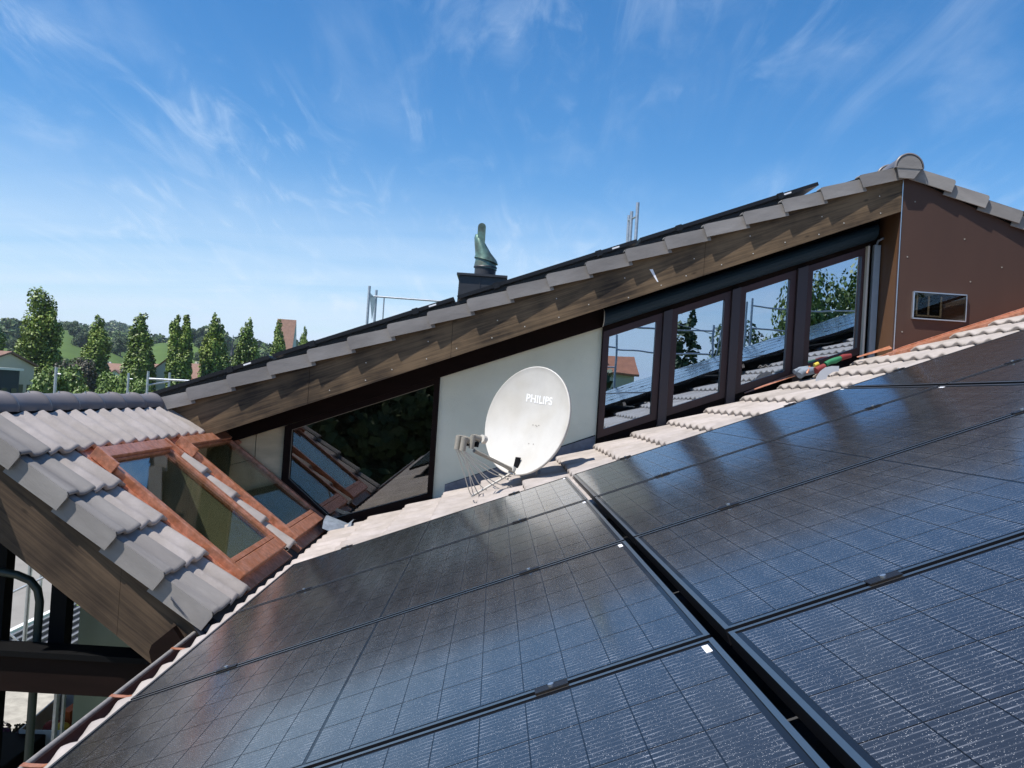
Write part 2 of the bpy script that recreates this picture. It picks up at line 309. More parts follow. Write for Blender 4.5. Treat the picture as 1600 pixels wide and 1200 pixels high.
def wloc(o):
    p = Vector((0, 0, 0))
    while o is not None: p += o.location; o = o.parent
    return p
def tag(o, label=None, cat=None, group=None, kind=None):
    if label: o['label'] = label
    if cat: o['category'] = cat
    if group: o['group'] = group
    if kind: o['kind'] = kind
    return o
def obj(name, mb, m, parent=None, label=None, bevel=0):
    me = mb.mesh(name, m) if isinstance(mb, MB) else mb
    o = bpy.data.objects.new(name, me); COL.objects.link(o)
    if parent is not None:
        o.parent = parent; o.location = -wloc(parent)
    if label: o['label'] = label
    if bevel:
        bm_ = o.modifiers.new('bevel', 'BEVEL'); bm_.width = bevel; bm_.segments = 2; bm_.limit_method = 'ANGLE'
    return o
def inst(name, me, mw, parent=None):
    """an object sharing mesh me at world matrix mw (parents carry no rotation)"""
    o = bpy.data.objects.new(name, me); COL.objects.link(o)
    if parent is not None:
        o.parent = parent; mw = Matrix.Translation(-wloc(parent)) @ mw
    o.matrix_basis = mw; return o
def thing(name, loc, label, cat, group=None):
    o = bpy.data.objects.new(name, None); COL.objects.link(o); o.location = loc; o.empty_display_size = 0.1
    return tag(o, label, cat, group, 'thing')
def frame(ox, ex, ey, ez):
    ex, ey, ez = Vector(ex), Vector(ey), Vector(ez)
    return Matrix(((ex.x, ey.x, ez.x, ox[0]), (ex.y, ey.y, ez.y, ox[1]), (ex.z, ey.z, ez.z, ox[2]), (0, 0, 0, 1)))

CP, SP = math.cos(P_ANG), math.sin(P_ANG)
TP = math.tan(P_ANG)
def PF(u, y, off):       # frame on the main roof slope: x up the slope, y along the eaves, z out of the roof
    return frame((u * CP - off * SP, y, u * SP + off * CP), (CP, 0, SP), (0, 1, 0), (-SP, 0, CP))
L_ANG = rad(36.26); CL, SL = math.cos(L_ANG), math.sin(L_ANG)
ZL0 = -2.4615            # left roof surface: z = ZL0 - tan * x
def LP(s, y, off=0.0):   # s runs DOWN the left slope (towards +x)
    return _lp(s, y, off)
_nL = Vector((SL, 0, CL)); _sL = Vector((CL, 0, -SL)); _oL = ZL0 * CL
def _lp(s, y, off): return _nL * (_oL + off) + _sL * s + Vector((0, y, 0))
def LF(s, y, off=0.0):   # frame with x UP the left slope
    return frame(_lp(s, y, off), tuple(-_sL), (0, -1, 0), tuple(_nL))

# ---------------------------------------------------------------- SETTING: ground, streets, hills
def sheet(name, x0, x1, y0, y1, z, m):
    return tag(obj(name, MB().add([(x0, y0, z), (x1, y0, z), (x1, y1, z), (x0, y1, z)], [(0, 1, 2, 3)]), m), kind='structure')
GZ = -7.0
def smooth(a, b, x):
    t = np.clip((x - a) / (b - a), 0, 1); return t * t * (3 - 2 * t)
def hill_h(x, y):
    r = np.hypot(x, y); az = np.degrees(np.arctan2(x, y))          # azimuth from +Y towards +X
    h = np.full_like(r, GZ)
    m1 = smooth(380, 950, r) * (36 + 5 * np.sin(az * 0.9) + 3 * np.sin(az * 2.3 + 1)) * smooth(-75, -45, az) * (1 - 0.25 * smooth(-18, -5, az))
    m1 = m1 * (1 - 0.35 * smooth(1500, 2300, r))
    pk = 60 * np.exp(-((az + 23.4) / 2.3) ** 2) + 36 * np.exp(-((az + 27.2) / 2.6) ** 2) + 25 * np.exp(-((az + 34) / 6.0) ** 2) + 30 * np.exp(-((az + 10) / 5.0) ** 2)
    m2 = smooth(1250, 2200, r) * pk * (1 - 0.8 * smooth(2600, 4200, r))
    far = smooth(2500, 5200, r) * 35 * (1 + 0.3 * np.sin(az * 0.31))
    bumps = smooth(400, 900, r) * (2.0 * np.sin(x * 0.013 + y * 0.007) + 1.4 * np.sin(y * 0.021 - x * 0.009))
    return h + m1 + m2 + far + bumps
rs = np.concatenate([[0, 60], np.geomspace(120, 5200, 84)]); azs = np.linspace(-180, 180, 361)
azf = np.sort(np.concatenate([azs, np.linspace(-36, -6, 160)])); azf = np.unique(np.round(azf, 3))
V = []
for r_ in rs:
    a = np.radians(azf); x = r_ * np.sin(a); y = r_ * np.cos(a); z = hill_h(x, y)
    V.append(np.stack([x, y, z], 1))
V = np.concatenate(V); na = len(azf); F = []
for i in range(len(rs) - 1):
    for k in range(na - 1): F.append((i * na + k, (i + 1) * na + k, (i + 1) * na + k + 1, i * na + k + 1))
gm = bpy.data.meshes.new('ground'); gm.from_pydata(V.tolist(), [], F); gm.polygons.foreach_set('use_smooth', [True] * len(F)); gm.update()
def terrain_mat():
    m = bpy.data.materials.new('terrain'); m.use_nodes = True; n = m.node_tree.nodes; l = m.node_tree.links; b = n['Principled BSDF']
    g = n.new('ShaderNodeNewGeometry'); mp = n.new('ShaderNodeMapping'); mp.inputs['Scale'].default_value = (1, 0.35, 1); mp.inputs['Rotation'].default_value[2] = 0.5
    l.new(g.outputs['Position'], mp.inputs[0])
    v = n.new('ShaderNodeTexVoronoi'); v.inputs['Scale'].default_value = 0.011; l.new(mp.outputs[0], v.inputs['Vector'])
    cr = n.new('ShaderNodeValToRGB'); l.new(sepc(n, l, v.outputs['Color']), cr.inputs[0]); e = cr.color_ramp.elements
    e[0].color = (0.075, 0.12, 0.03, 1); e[1].color = (0.20, 0.20, 0.09, 1); e[0].position = 0.1; e[1].position = 0.95
    q = cr.color_ramp.elements.new(0.55); q.color = (0.10, 0.17, 0.035, 1)
    nz = n.new('ShaderNodeTexNoise'); nz.inputs['Scale'].default_value = 0.06; nz.inputs['Detail'].default_value = 8; l.new(g.outputs['Position'], nz.inputs['Vector'])
    mr = n.new('ShaderNodeMapRange'); mr.inputs['To Min'].default_value = 0.65; mr.inputs['To Max'].default_value = 1.3; l.new(nz.outputs[0], mr.inputs[0])
    vm = n.new('ShaderNodeVectorMath'); vm.operation = 'SCALE'; l.new(cr.outputs[0], vm.inputs[0]); l.new(mr.outputs[0], vm.inputs['Scale'])
    l.new(vm.outputs[0], b.inputs['Base Color']); b.inputs['Roughness'].default_value = 0.95; b.inputs['Specular IOR Level'].default_value = 0.1
    return m
gm.materials.append(terrain_mat())
ground = bpy.data.objects.new('ground', gm); COL.objects.link(ground); tag(ground, kind='structure')
sheet('yard_paving', -13.4, 2, -20, 21.6, GZ + 0.03, M['paving'])
obj('kerb', MB().box((-13.55, -20, GZ), (-13.4, 60, GZ + 0.13)), M['wall_white'])['kind'] = 'structure'
sheet('road', -22.5, -13.55, -60, 90, GZ + 0.02, M['asphalt'])

# ---------------------------------------------------------------- MAIN ROOF (the slope that carries the panels)
POFF = -0.155
WV = 0.235               # pitch of the tile waves
def wave(t, A): 
    c = 0.5 + 0.5 * math.cos(2 * math.pi * t); return A * (c ** 1.7)
def tile_mesh(name, width, length, A, m, thick=0.022, rise=0.030, per=WV, nper=10, ph=0.5, top_round=True):
    nx = max(2, int(round(width / per * nper))); mb = MB(); rows = []
    g = 0.003
    prof = [(0.0, -thick - 0.004), (-0.012, -thick * 0.55), (-0.008, -0.004), (0.016, 0.0), (length * 0.5, 0.0), (length, 0.0)]
    for (x, dz) in prof:
        row = []
        for j in range(nx + 1):
            y = g + (width - 2 * g) * j / nx
            h = wave(y / per + ph, A)
            edge = 0.0
            if j == 0 or j == nx: edge = -0.006
            xs = x - (0.010 * (1 - h / max(A, 1e-6)) if x < 0.02 else 0)
            row.append((xs, y, h + dz + rise * (1 - x / (length - 0.02)) + edge))
        rows.append(row)
    mb.loft(rows, smooth=True, close=False)
    # side skirts and front underside
    for j in (0, nx):
        sd = [r[j] for r in rows]; lo = [(p[0], p[1], p[2] - 0.018) for p in sd[3:]]
        mb.add(sd[3:] + lo, [(i, i + 1, len(lo) + i + 1, len(lo) + i) for i in range(len(lo) - 1)])
    me = mb.mesh(name, m)
    return me
mt_P = tile_mesh('roof_tile', 2 * WV, 0.43, 0.024, M['tile'], thick=0.034, rise=0.046)
GAUGE = 0.386; U0 = 0.118 - 6 * GAUGE
roof = thing('tiled_roof', (-1.5, 0, -0.8), 'low pitched roof of pale wavy concrete tiles carrying the black solar panels', 'roof')
mb = MB()                # roof deck, solid, under the tiles
def Pp(u, y, off): m_ = PF(u, y, off); return tuple(m_.translation)
uR = 7.15
for (ya, yb) in ((-2.9, 6.62),):
    a, b_, c_, d_ = (Pp(-2.13, ya, POFF - 0.085), Pp(uR, ya, POFF - 0.085), Pp(uR, yb, POFF - 0.085), Pp(-2.13, yb, POFF - 0.085))
    a2, b2_, c2_, d2_ = (Pp(-2.14, ya, POFF - 0.16), Pp(uR, ya, POFF - 0.16), Pp(uR, yb, POFF - 0.16), Pp(-2.14, yb, POFF - 0.16))
    mb.add([a, b_, c_, d_, a2, b2_, c2_, d2_], [(0, 1, 2, 3), (7, 6, 5, 4), (0, 4, 5, 1), (1, 5, 6, 2), (2, 6, 7, 3), (3, 7, 4, 0)])
obj('roof_deck', mb, M['membrane'], roof)
rx, rz = Pp(uR, 0, POFF - 0.02)[0], Pp(uR, 0, POFF - 0.02)[2]
obj('rear_slope', MB().prism_y([(rx, rz - 0.15), (rx + 6, rz - 0.15 - 6 * TP), (rx + 6, rz - 6 * TP), (rx, rz)], -2.9, 9), M['tile'], roof)
nrow = 19
cnt = 0
for i in range(nrow):
    u = U0 + i * GAUGE
    yend = 6.70 if u * CP < 3.25 else 6.22
    y = yend - 2 * WV
    ylim = -2.9 if i == 0 else 2.9
    while y > ylim:
        F_ = PF(u + random.uniform(-.004, .004), y + random.uniform(-.002, .002), POFF - 0.056 + random.uniform(-.002, .002))
        if i == 0: F_ = PF(u + 0.035, y, POFF - 0.050)
        inst('roof_tile', mt_P, F_, roof); cnt += 1
        y -= 2 * WV
# eaves gutter of browned copper
gut = MB(); gx, gz, gr = -2.062, -1.035, 0.072
for (ya, yb) in ((-2.9, 3.28),):
    ring = []
    for yy in (ya, yb):
        ring.append([(gx + gr * math.cos(a), yy, gz + gr * math.sin(a)) for a in np.linspace(math.pi, 2 * math.pi, 13)])
    gut.loft(ring, close=False)
    ring = []
    for yy in (ya, yb):
        ring.append([(gx + (gr - .004) * math.cos(a), yy, gz + (gr - .004) * math.sin(a)) for a in np.linspace(2 * math.pi, math.pi, 13)])
    gut.loft(ring, close=False)
gth = thing('roof_gutter', (gx, 0, gz - gr), 'half round brown copper gutter with a pale rolled edge below the panel roof', 'gutter')
obj('gutter_trough', gut, M['copper_brown'], gth)
obj('gutter_bead', MB().tube([(gx - gr - 0.006, -2.9, gz), (gx - gr - 0.006, 3.28, gz)], 0.0125, 10), M['zinc_rim'], gth)
for yb in (-2.2, -1.45, -0.7, 0.02, 0.76, 1.47, 2.20, 2.93):
    br = MB(); pts = [(gx - gr - 0.021, gz - 0.010), (gx - gr - 0.012, gz + 0.014), (gx - gr + 0.012, gz + 0.012), (gx - 0.01, gz + 0.012), (gx + gr + 0.02, gz + 0.03)]
    ring = [[(x_, yb, z_), (x_, yb + 0.03, z_), (x_, yb + 0.03, z_ - 0.003), (x_, yb, z_ - 0.003)] for x_, z_ in pts]
    br.loft(ring, smooth=False, cap0=True, cap1=True); obj('gutter_bracket', br, M['copper'], gth)
# dark valley lining that continues behind the gutter, under the left roof
val = thing('valley_flashing', (-2.1, 5, -1.1), 'dark metal valley lining between the two roof slopes', 'flashing')
vm_ = MB()
vp = [(-2.30, -0.84), (-2.16, -0.985), (-2.10, -1.06), (-2.02, -1.06), (-1.93, -1.01), (-1.80, -0.935)]
vm_.loft([[(x_, yy, z_ ) for x_, z_ in vp] for yy in (3.30, 6.9)], close=False, smooth=False)
vm_.loft([[(x_, yy, z_ - 0.01) for x_, z_ in vp][::-1] for yy in (3.30, 6.9)], close=False, smooth=False)
obj('valley_sheet', vm_, M['lead'], val)

# ---------------------------------------------------------------- SOLAR PANELS
PLEN, PWID = 1.744, 1.134
NCX, NCY = 18, 6
fw_ = 0.011
def panel_frame_mesh():
    mb = MB(); T = 0.035
    mb.box((0, 0, -T), (PLEN, fw_, 0)); mb.box((0, PWID - fw_, -T), (PLEN, PWID, 0))
    mb.box((0, fw_, -T), (fw_, PWID - fw_, 0)); mb.box((PLEN - fw_, fw_, -T), (PLEN, PWID - fw_, 0))
    me = mb.mesh('panel_frame', M['sheen_frame']); me.materials.append(M['black_plain'])
    for f_ in me.polygons:
        if f_.normal.z < 0.5: f_.material_index = 1  # sides stay black; only the tops get the painted sheen
    return me
me_frame = panel_frame_mesh()
me_glass = MB().box((fw_, fw_, -0.007), (PLEN - fw_, PWID - fw_, -0.0025)).mesh('backsheet', M['backsheet'])
cx_ = (PLEN - 2 * fw_ - 0.022 - 0.006) / NCX; cy_ = (PWID - 2 * fw_ - 0.022) / NCY
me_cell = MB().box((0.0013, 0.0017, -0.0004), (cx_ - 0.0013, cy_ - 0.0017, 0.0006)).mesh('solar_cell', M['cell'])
me_stk = MB().box((0.002, 0.006, 0), (0.015, 0.048, 0.0006)).mesh('label_sticker', M['sticker'])
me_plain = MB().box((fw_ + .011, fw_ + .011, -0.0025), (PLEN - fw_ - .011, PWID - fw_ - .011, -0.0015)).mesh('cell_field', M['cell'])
COLS = [(-1.755, 'left'), (0.022, 'middle'), (1.797, 'right'), (3.572, 'far right'), (5.347, 'farthest right')]
rown = {3: 'top row beside the wall', 2: 'second row from the wall', 1: 'third row from the wall', 0: 'fourth row', -1: 'row behind the viewer'}
coln = {0: 'left', 1: 'middle', 2: 'right', 3: 'fourth', 4: 'fifth'}
lab = {
 (0, 3): 'black solar panel directly below the satellite dish, reflecting the dish as a silver patch',
 (0, 2): 'black solar panel second down from the dish in the column along the gutter',
 (0, 1): 'black solar panel third down from the dish, bounded left by the gutter tiles',
 (0, 0): 'nearest solar panel left of the wide black gap, white sticker in its corner',
 (1, 3): 'black solar panel below the four narrow windows, right of the wide gap',
 (1, 2): 'solar panel one row below the one that reflects the four windows',
 (1, 1): 'solar panel right of the wide gap, half dark and half sky blue',
 (1, 0): 'large blue reflecting solar panel in the bottom right corner of the picture',
 (2, 3): 'grey glinting solar panel directly below the brown gable wall',
 (2, 2): 'solar panel at the right edge, just upslope of the second panel gap'}
k_clamp = 0
clamp_me = MB().box((-0.035, -0.014, 0.0012), (0.035, 0.014, 0.0042)).box((-0.035, -0.005, -0.02), (0.035, 0.005, 0.0012)).mesh('panel_clamp', M['black_plain'])
bolt_me = MB().tube([(0, 0, 0.004), (0, 0, 0.009)], 0.0065, 8).mesh('clamp_bolt', M['alu'])
for ci, (u0, _) in enumerate(COLS):
    for row in (-2, -1, 0, 1, 2, 3):
        if row == -2: continue
        y0 = (row - 1) * 1.154 + 0.010
        F_ = PF(u0, y0, 0.0)
        seen = (ci, row) in lab
        p = thing('solar_panel', tuple(F_.translation), lab.get((ci, row), 'solar panel, %s column, %s' % (coln[ci], rown[row])), 'solar panel', 'black solar panels in rows on the roof')
        inst('panel_frame', me_frame, F_, p)
        inst('glass_sheet', me_glass, F_, p)
        if seen:
            for a in range(NCX):
                for b_ in range(NCY):
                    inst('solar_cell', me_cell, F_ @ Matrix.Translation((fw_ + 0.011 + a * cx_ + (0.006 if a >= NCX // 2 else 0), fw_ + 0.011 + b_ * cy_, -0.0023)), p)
        else:
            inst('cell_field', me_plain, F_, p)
        if ci in (0, 1):
            inst('label_sticker', me_stk, F_ @ Matrix.Translation((PLEN - fw_ - 0.022, PWID - fw_ - 0.065, -0.0018)), p)
        # clamps on the far long edge of each panel
        for uu in (0.34, PLEN - 0.34):
            inst('panel_clamp', clamp_me, F_ @ Matrix.Translation((uu, PWID + 0.010, 0)), p)
            inst('clamp_bolt', bolt_me, F_ @ Matrix.Translation((uu, PWID + 0.010, 0)), p)
# mounting rails below
rails = thing('mounting_rails', (0, 0, -0.1), 'black aluminium rails under the solar panels across the gaps', 'rail')
for ci, (u0, _) in enumerate(COLS):
    for uu in (0.34, PLEN - 0.34):
        m_ = PF(u0 + uu, 0, 0)
        inst('rail', MB().box((-0.02, -2.3, -0.085), (0.02, 3.50, -0.036)).mesh('rail', M['sheen_frame']), m_, rails)

# ---------------------------------------------------------------- LEFT ROOF
lroof = thing('tiled_roof', (-2.9, 5, -0.3), 'steeper grey tiled roof slope with two copper framed skylights, left of the solar panels', 'roof')
YV = 3.30
fr_s = [-2.57, -2.204, -1.838, -1.472, -1.106]
LG = 0.366; WL = 0.225
mt_L = tile_mesh('roof_tile', 2 * WL, 0.41, 0.030, M['tile'], per=WL, thick=0.03, rise=0.050)
mt_L1 = tile_mesh('roof_tile_narrow', 0.30, 0.41, 0.034, M['tile'], per=0.30, thick=0.03, rise=0.046, ph=0.5)
mt_L3 = tile_mesh('roof_tile_half', WL, 0.41, 0.030, M['tile'], per=WL, thick=0.03, rise=0.050)
def verge_mesh(width, length, A, per, flap, rise, name, m, side=1, lead_flat=0.10, mul=1.0):
    rise = rise * 1.15
    """tile with a drop-down flap along its outer edge (local y = 0 side); x up the slope"""
    mb = MB(); nx = 14; prof = [(0.0, -0.026), (-0.010, -0.012), (0.0, -0.002), (0.02, 0.0), (length * 0.5, 0.0), (length, 0.0)]; rows = []
    for (x, dz) in prof:
        row = []
        for j in range(nx + 1):
            y = width * j / nx
            h = A * 0.55 * (1 - max(0, 1 - (y - 0) / 0.02) ** 2) if y < lead_flat else wave((y - lead_flat) / per + 0.0, A) * 1.0 + (0)
            if y < lead_flat: h = A * (0.9 + 0.1 * y / lead_flat)
            row.append((x, y, h + dz + rise * (1 - x / (length - .02))))
        rows.append(row)
    rows = [[(p[0], max(p[1], 0.037 * max(0.0, p[0]) / length), p[2]) for p in r] for r in rows]
    if side < 0: rows = [[(p[0], -p[1], p[2]) for p in r][::-1] for r in rows]
    mb.loft(rows, smooth=True, close=False)
    # flap: closed slab, rounded at its upper outer corner
    zt0 = A * 0.9 + rise; n_ = 6; poly = []
    def zt(x): return A * 0.9 + rise * (1 - x / (length - .02))
    poly = [(-0.012, zt(0) - flap), (length, zt(length) - flap), (length, zt(length) - 0.001)]
    poly += [(0.03, zt(0.03) - 0.0008)]
    for a in np.linspace(0, math.pi / 2, 5)[1:]:
        poly.append((0.022 - 0.034 * math.sin(a), zt(0) - 0.034 * (1 - math.cos(a))))
    yo = lambda x: -0.007 + 0.037 * max(0.0, x) / length        # the flap's foot stands proud, its head tucks in
    n = len(poly)
    if side > 0: vs = [(x, yo(x), z) for x, z in poly] + [(x, yo(x) + 0.015, z) for x, z in poly]
    else: vs = [(x, -yo(x) - 0.015, z) for x, z in poly] + [(x, -yo(x), z) for x, z in poly]
    mb.add(vs, [tuple(range(n)), tuple(range(2 * n - 1, n - 1, -1))] + [((i + 1) % n, i, n + i, n + (i + 1) % n) for i in range(n)])
    return mb.mesh(name, m)
# on the left slope local x is up-slope and local y points to -Y, so the verge (at -Y) is on the +y side of the tile
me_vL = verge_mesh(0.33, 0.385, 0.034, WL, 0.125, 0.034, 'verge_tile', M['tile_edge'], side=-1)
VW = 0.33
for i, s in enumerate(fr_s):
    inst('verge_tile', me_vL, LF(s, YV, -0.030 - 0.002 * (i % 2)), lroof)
    if i == 0:
        y = YV + VW
        while y < 6.45:
            inst('roof_tile', mt_L if y < 6.2 else mt_L3, LF(s + random.uniform(-.003, .003), y + 2 * WL if y < 6.2 else y + WL, -0.030), lroof); y += 2 * WL
    else:
        inst('roof_tile', mt_L, LF(s, YV + VW + 2 * WL, -0.030 + random.uniform(-.002, .002)), lroof)
# single column of tiles between the two skylights
for i, s in enumerate([-2.12, -1.80, -1.48, -1.17]):
    inst('roof_tile', mt_L1, LF(s, 5.62, -0.022), lroof)
# deck, rear slope
def Lq(s, y, off): return tuple(_lp(s, y, off))
mb = MB()
s0, s1 = -3.10, -1.06
holes = []
def lbox(mb, sa, sb, ya, yb, o0, o1):
    vs = [Lq(sa, ya, o0), Lq(sb, ya, o0), Lq(sb, yb, o0), Lq(sa, yb, o0), Lq(sa, ya, o1), Lq(sb, ya, o1), Lq(sb, yb, o1), Lq(sa, yb, o1)]
    return mb.add(vs, [(0, 3, 2, 1), (4, 5, 6, 7), (0, 1, 5, 4), (1, 2, 6, 5), (2, 3, 7, 6), (3, 0, 4, 7)])
SK = [(4.10, 5.26), (5.64, 6.84)]
SA, SB = -2.50, -1.20
lbox(mb, s0, SA, YV + 0.145, 6.9, -0.16, -0.045)
lbox(mb, SB, s1, YV + 0.145, 6.9, -0.16, -0.045)
lbox(mb, SA, SB, YV + 0.145, SK[0][0] + 0.03, -0.16, -0.045)
lbox(mb, SA, SB, SK[0][1] - 0.03, SK[1][0] + 0.03, -0.16, -0.045)
obj('roof_deck', mb, M['membrane'], lroof)
ax, az_ = Lq(s0, 0, 0)[0], Lq(s0, 0, 0)[2]
obj('rear_slope', MB().prism_y([(ax - 3.0, az_ - 3.0 * 0.733 - 0.15), (ax, az_ - 0.15), (ax, az_ - 0.03), (ax - 3.0, az_ - 3.0 * 0.733)], YV, 6.9), M['tile'], lroof)
# ridge caps with raised rear rims, screwed on
RX, RZ, RR = -3.715, 0.160, 0.112
def cap_mesh(length, r0, r1, name='ridge_tile'):
    mb = MB(); A_ = np.linspace(-0.02 * math.pi, 1.02 * math.pi, 19); rings = []
    for (y, r) in ((0, r0 - .012), (0, r0), (0.028, r0 + 0.003), (0.034, r0 - 0.010), (length, r1)):
        rings.append([(r * math.cos(a), y, r * math.sin(a)) for a in A_])
    mb.loft(rings, close=False)
    return mb.mesh(name, M['ridge'])
me_cap = cap_mesh(0.45, 0.122, 0.104)
me_screw = MB().tube([(0, 0, 0.105), (0, 0, 0.125)], 0.008, 6).mesh('ridge_screw', M['alu'])
jy = [6.36, 5.96, 5.56, 5.16, 4.75, 4.34, 3.93, 3.52]
for i, y in enumerate(jy[::-1]):
    F_ = frame((RX, y + 0.0, RZ), (-1, 0, 0), (0, -1, 0), (0, 0, 1))
    inst('ridge_tile', me_cap, F_, lroof)
    inst('ridge_screw', me_screw, frame((RX, y - 0.10, RZ), (1, 0, 0), (0, 1, 0), (0, 0, 1)), lroof)
# end cap of the ridge, pale rim against the upper roof
# fascia boards along the verge
def fzL(x): return -2.596 - 0.7333 * x          # lower edge of the verge flaps
b1 = [(-4.3, -0.595 + 0.96 * 0.71), (-2.62, -1.100), (-2.62, fzL(-2.62) + 0.09), (-4.3, fzL(-4.3) + 0.09)]
b1[0] = (-3.72, -0.595 + 0.38 * 0.703); b1[3] = (-3.72, fzL(-3.72) + 0.09)
obj('fascia_board', MB().prism_y(b1, 3.36, 3.40), M['fascia2'], lroof)
obj('fascia_board', MB().prism_y([(-2.617, -1.102), (-2.403, -1.254), (-2.300, -1.215), (-2.165, -1.085), (-2.10, -1.02), (-2.617, fzL(-2.617) + 0.09)], 3.357, 3.398), M['fascia2'], lroof)
obj('inner_fascia', MB().prism_y([(-3.72, -0.20), (-2.30, -1.20), (-2.15, -1.0), (-3.72, 0.12)], 3.402, 3.44), M['darkwood'], lroof)
cut = [(-2.389, -1.123), (-2.272, -1.016), (-2.211, -1.098), (-2.331, -1.235), (-2.346, -1.245), (-2.382, -1.228), (-2.401, -1.164)]
obj('gutter_stop_end', MB().prism_y(cut[::-1], 3.30, 3.356), M['darkwood'], gth)
# membrane sticker on the verge lath, bird-guard lath
obj('verge_lath', MB().prism_y([(x_, z_) for x_, z_ in ((-3.72, fzL(-3.72) + 0.06), (-2.12, fzL(-2.12) + 0.06), (-2.12, fzL(-2.12) + 0.13), (-3.72, fzL(-3.72) + 0.13))], 3.345, 3.358), M['black'], lroof)
# ridge end disc at the near verge is out of view; grey lead strip along the valley foot
st = MB(); 
for (sa, sb, ya, yb) in ((-1.10, -0.99, 3.36, 6.75),): lbox(st, sa, sb, ya, yb, -0.10, -0.088)
obj('foot_flashing', st, M['lead'], lroof)
ed = MB(); lbox(ed, -0.985, -0.955, 3.9, 6.6, -0.098, -0.080); obj('flashing_edge', ed, M['zinc_rim'], lroof)

# skylights
for k, (ya, yb) in enumerate(SK):
    fl = MB(); o0, o1 = -0.045, 0.004
    lbox(fl, -2.60, -2.47, ya - 0.06, yb + 0.10, o0, o1 - 0.01); lbox(fl, -1.20, -1.09, ya - 0.05, yb + 0.05, o0, o1 - 0.012)
    lbox(fl, -2.47, -1.20, ya - 0.06, ya, o0, o1 - 0.008); lbox(fl, -2.47, -1.20, yb, yb + 0.06, o0, o1 - 0.008)
    sk = obj('skylight', fl, M['copper'], lroof, 'copper framed skylight showing blue sky, nearer the viewer' if k == 0 else 'copper framed skylight tucked under the dark eaves by the wall')
    for nm, (sa, sb, y1, y2, oa, ob) in {'top_cover': (-2.50, -2.40, ya + 0.02, yb - 0.02, -0.02, 0.075), 'bottom_cover': (-1.29, -1.18, ya + 0.02, yb - 0.02, -0.02, 0.050),
                                         'side_cover': (-2.40, -1.18, ya, ya + 0.055, -0.02, 0.052)}.items():
        mb_ = MB(); lbox(mb_, sa, sb, y1, y2, oa, ob); obj(nm, mb_, M['copper'], sk, bevel=0.006)
    mb_ = MB(); lbox(mb_, -2.40, -1.18, yb - 0.055, yb, -0.02, 0.052); obj('side_cover', mb_, M['copper'], sk, bevel=0.006)
    for nm, a_ in (('hinge_cover', (-2.50, -2.31, ya - 0.028, ya - 0.002, 0.0, 0.085)), ('hinge_cover', (-2.50, -2.31, yb + 0.002, yb + 0.028, 0.0, 0.085)),
                   ('sash_bar', (-1.335, -1.295, ya + 0.057, yb - 0.057, 0.0, 0.048)), ('sash_bar', (-2.398, -2.385, ya + 0.057, yb - 0.057, 0.0, 0.05))):
        mb_ = MB(); lbox(mb_, *a_); obj(nm, mb_, M['copper'], sk, bevel=0.003)
    mb_ = MB(); lbox(mb_, -2.385, -1.335, ya + 0.058, yb - 0.058, 0.022, 0.030); obj('glass_pane', mb_, M['glasssky'], sk)
    # lining of the opening inside
    li = MB(); z0_, z1_ = -0.62, -0.045
    for (sa, sb, y1, y2) in ((SA, SA + 0.02, ya + .03, yb - .03), (SB - 0.02, SB, ya + .03, yb - .03), (SA, SB, ya + 0.03, ya + 0.05), (SA, SB, yb - 0.05, yb - 0.03)):
        lbox(li, sa, sb, y1, y2, z0_, 0.015)
    lbox(li, SA - 0.3, SB + 0.3, ya - 0.3, yb + 0.3, -0.64, -0.62)
    obj('inner_lining', li, M['blind'], sk)

# ---------------------------------------------------------------- UPPER ROOF (behind): two slopes, verge towards the viewer
uroof = thing('tiled_roof', (0, 8, 1.8), 'higher roof with a stepped verge of grey tiles above the weathered fascia board', 'roof')
def zU(x): return 1.675 + 0.391 * x               # top of verge tiles, left slope
def UF(x, y, off=0.0): return frame((x, y, zU(x)) if off == 0 else (x - off * SP, y, zU(x) + off * CP), (CP, 0, SP), (0, 1, 0), (-SP, 0, CP))
me_vU = verge_mesh(0.33, 0.425, 0.030, WV, 0.125, 0.030, 'verge_tile', M['tile_edge'], side=1)
VX0 = -3.765
xs = [VX0 + 0.3698 * i for i in range(20)]
mt_U = tile_mesh('roof_tile', 2 * WV, 0.43, 0.030, M['tile'])
for i, x in enumerate(xs):
    if x > 3.2: break
    inst('verge_tile', me_vU, UF(x, 6.36, -0.060 - 0.0015 * (i % 2)), uroof)
    if x > 2.2 or i % 1 == 0: inst('roof_tile', mt_U, UF(x, 6.69, -0.065), uroof)
# right hand slope, mirrored
RSL = -0.376; ra = math.atan(RSL); 
def zR(x): return 2.682 + RSL * (x - 3.822) + 0.134
def RF(x, y, off=0.0):  # x axis points UP the right slope (towards -X)
    nx_, nz_ = -math.sin(ra), math.cos(ra)
    return frame((x + nx_ * off, y, zR(x) + nz_ * off), (-math.cos(ra), 0, -math.sin(ra)), (0, -1, 0), (nx_, 0, nz_))
me_vR = verge_mesh(0.33, 0.40, 0.030, WV, 0.125, 0.030, 'verge_tile', M['tile_edge'], side=-1)
for i in range(7):
    x = 3.815 + 0.338 * i
    inst('verge_tile', me_vR, RF(x, 6.36, -0.060 - 0.0015 * (i % 2)), uroof)
    inst('roof_tile', mt_U, RF(x, 6.69 + 2 * WV, -0.065), uroof)
XR = 3.345; ZR_ = zU(XR)
dk = MB()
dk.prism_y([(-4.3, zU(-4.3) - 0.22), (XR, ZR_ - 0.22), (XR, ZR_ - 0.075), (-4.3, zU(-4.3) - 0.075)], 6.46, 12)
dk.prism_y([(XR, ZR_ - 0.22), (9.5, zR(9.5) - 0.26), (9.5, zR(9.5) - 0.10), (XR, ZR_ - 0.075)], 6.46, 12)
obj('roof_deck', dk, M['membrane'], uroof)
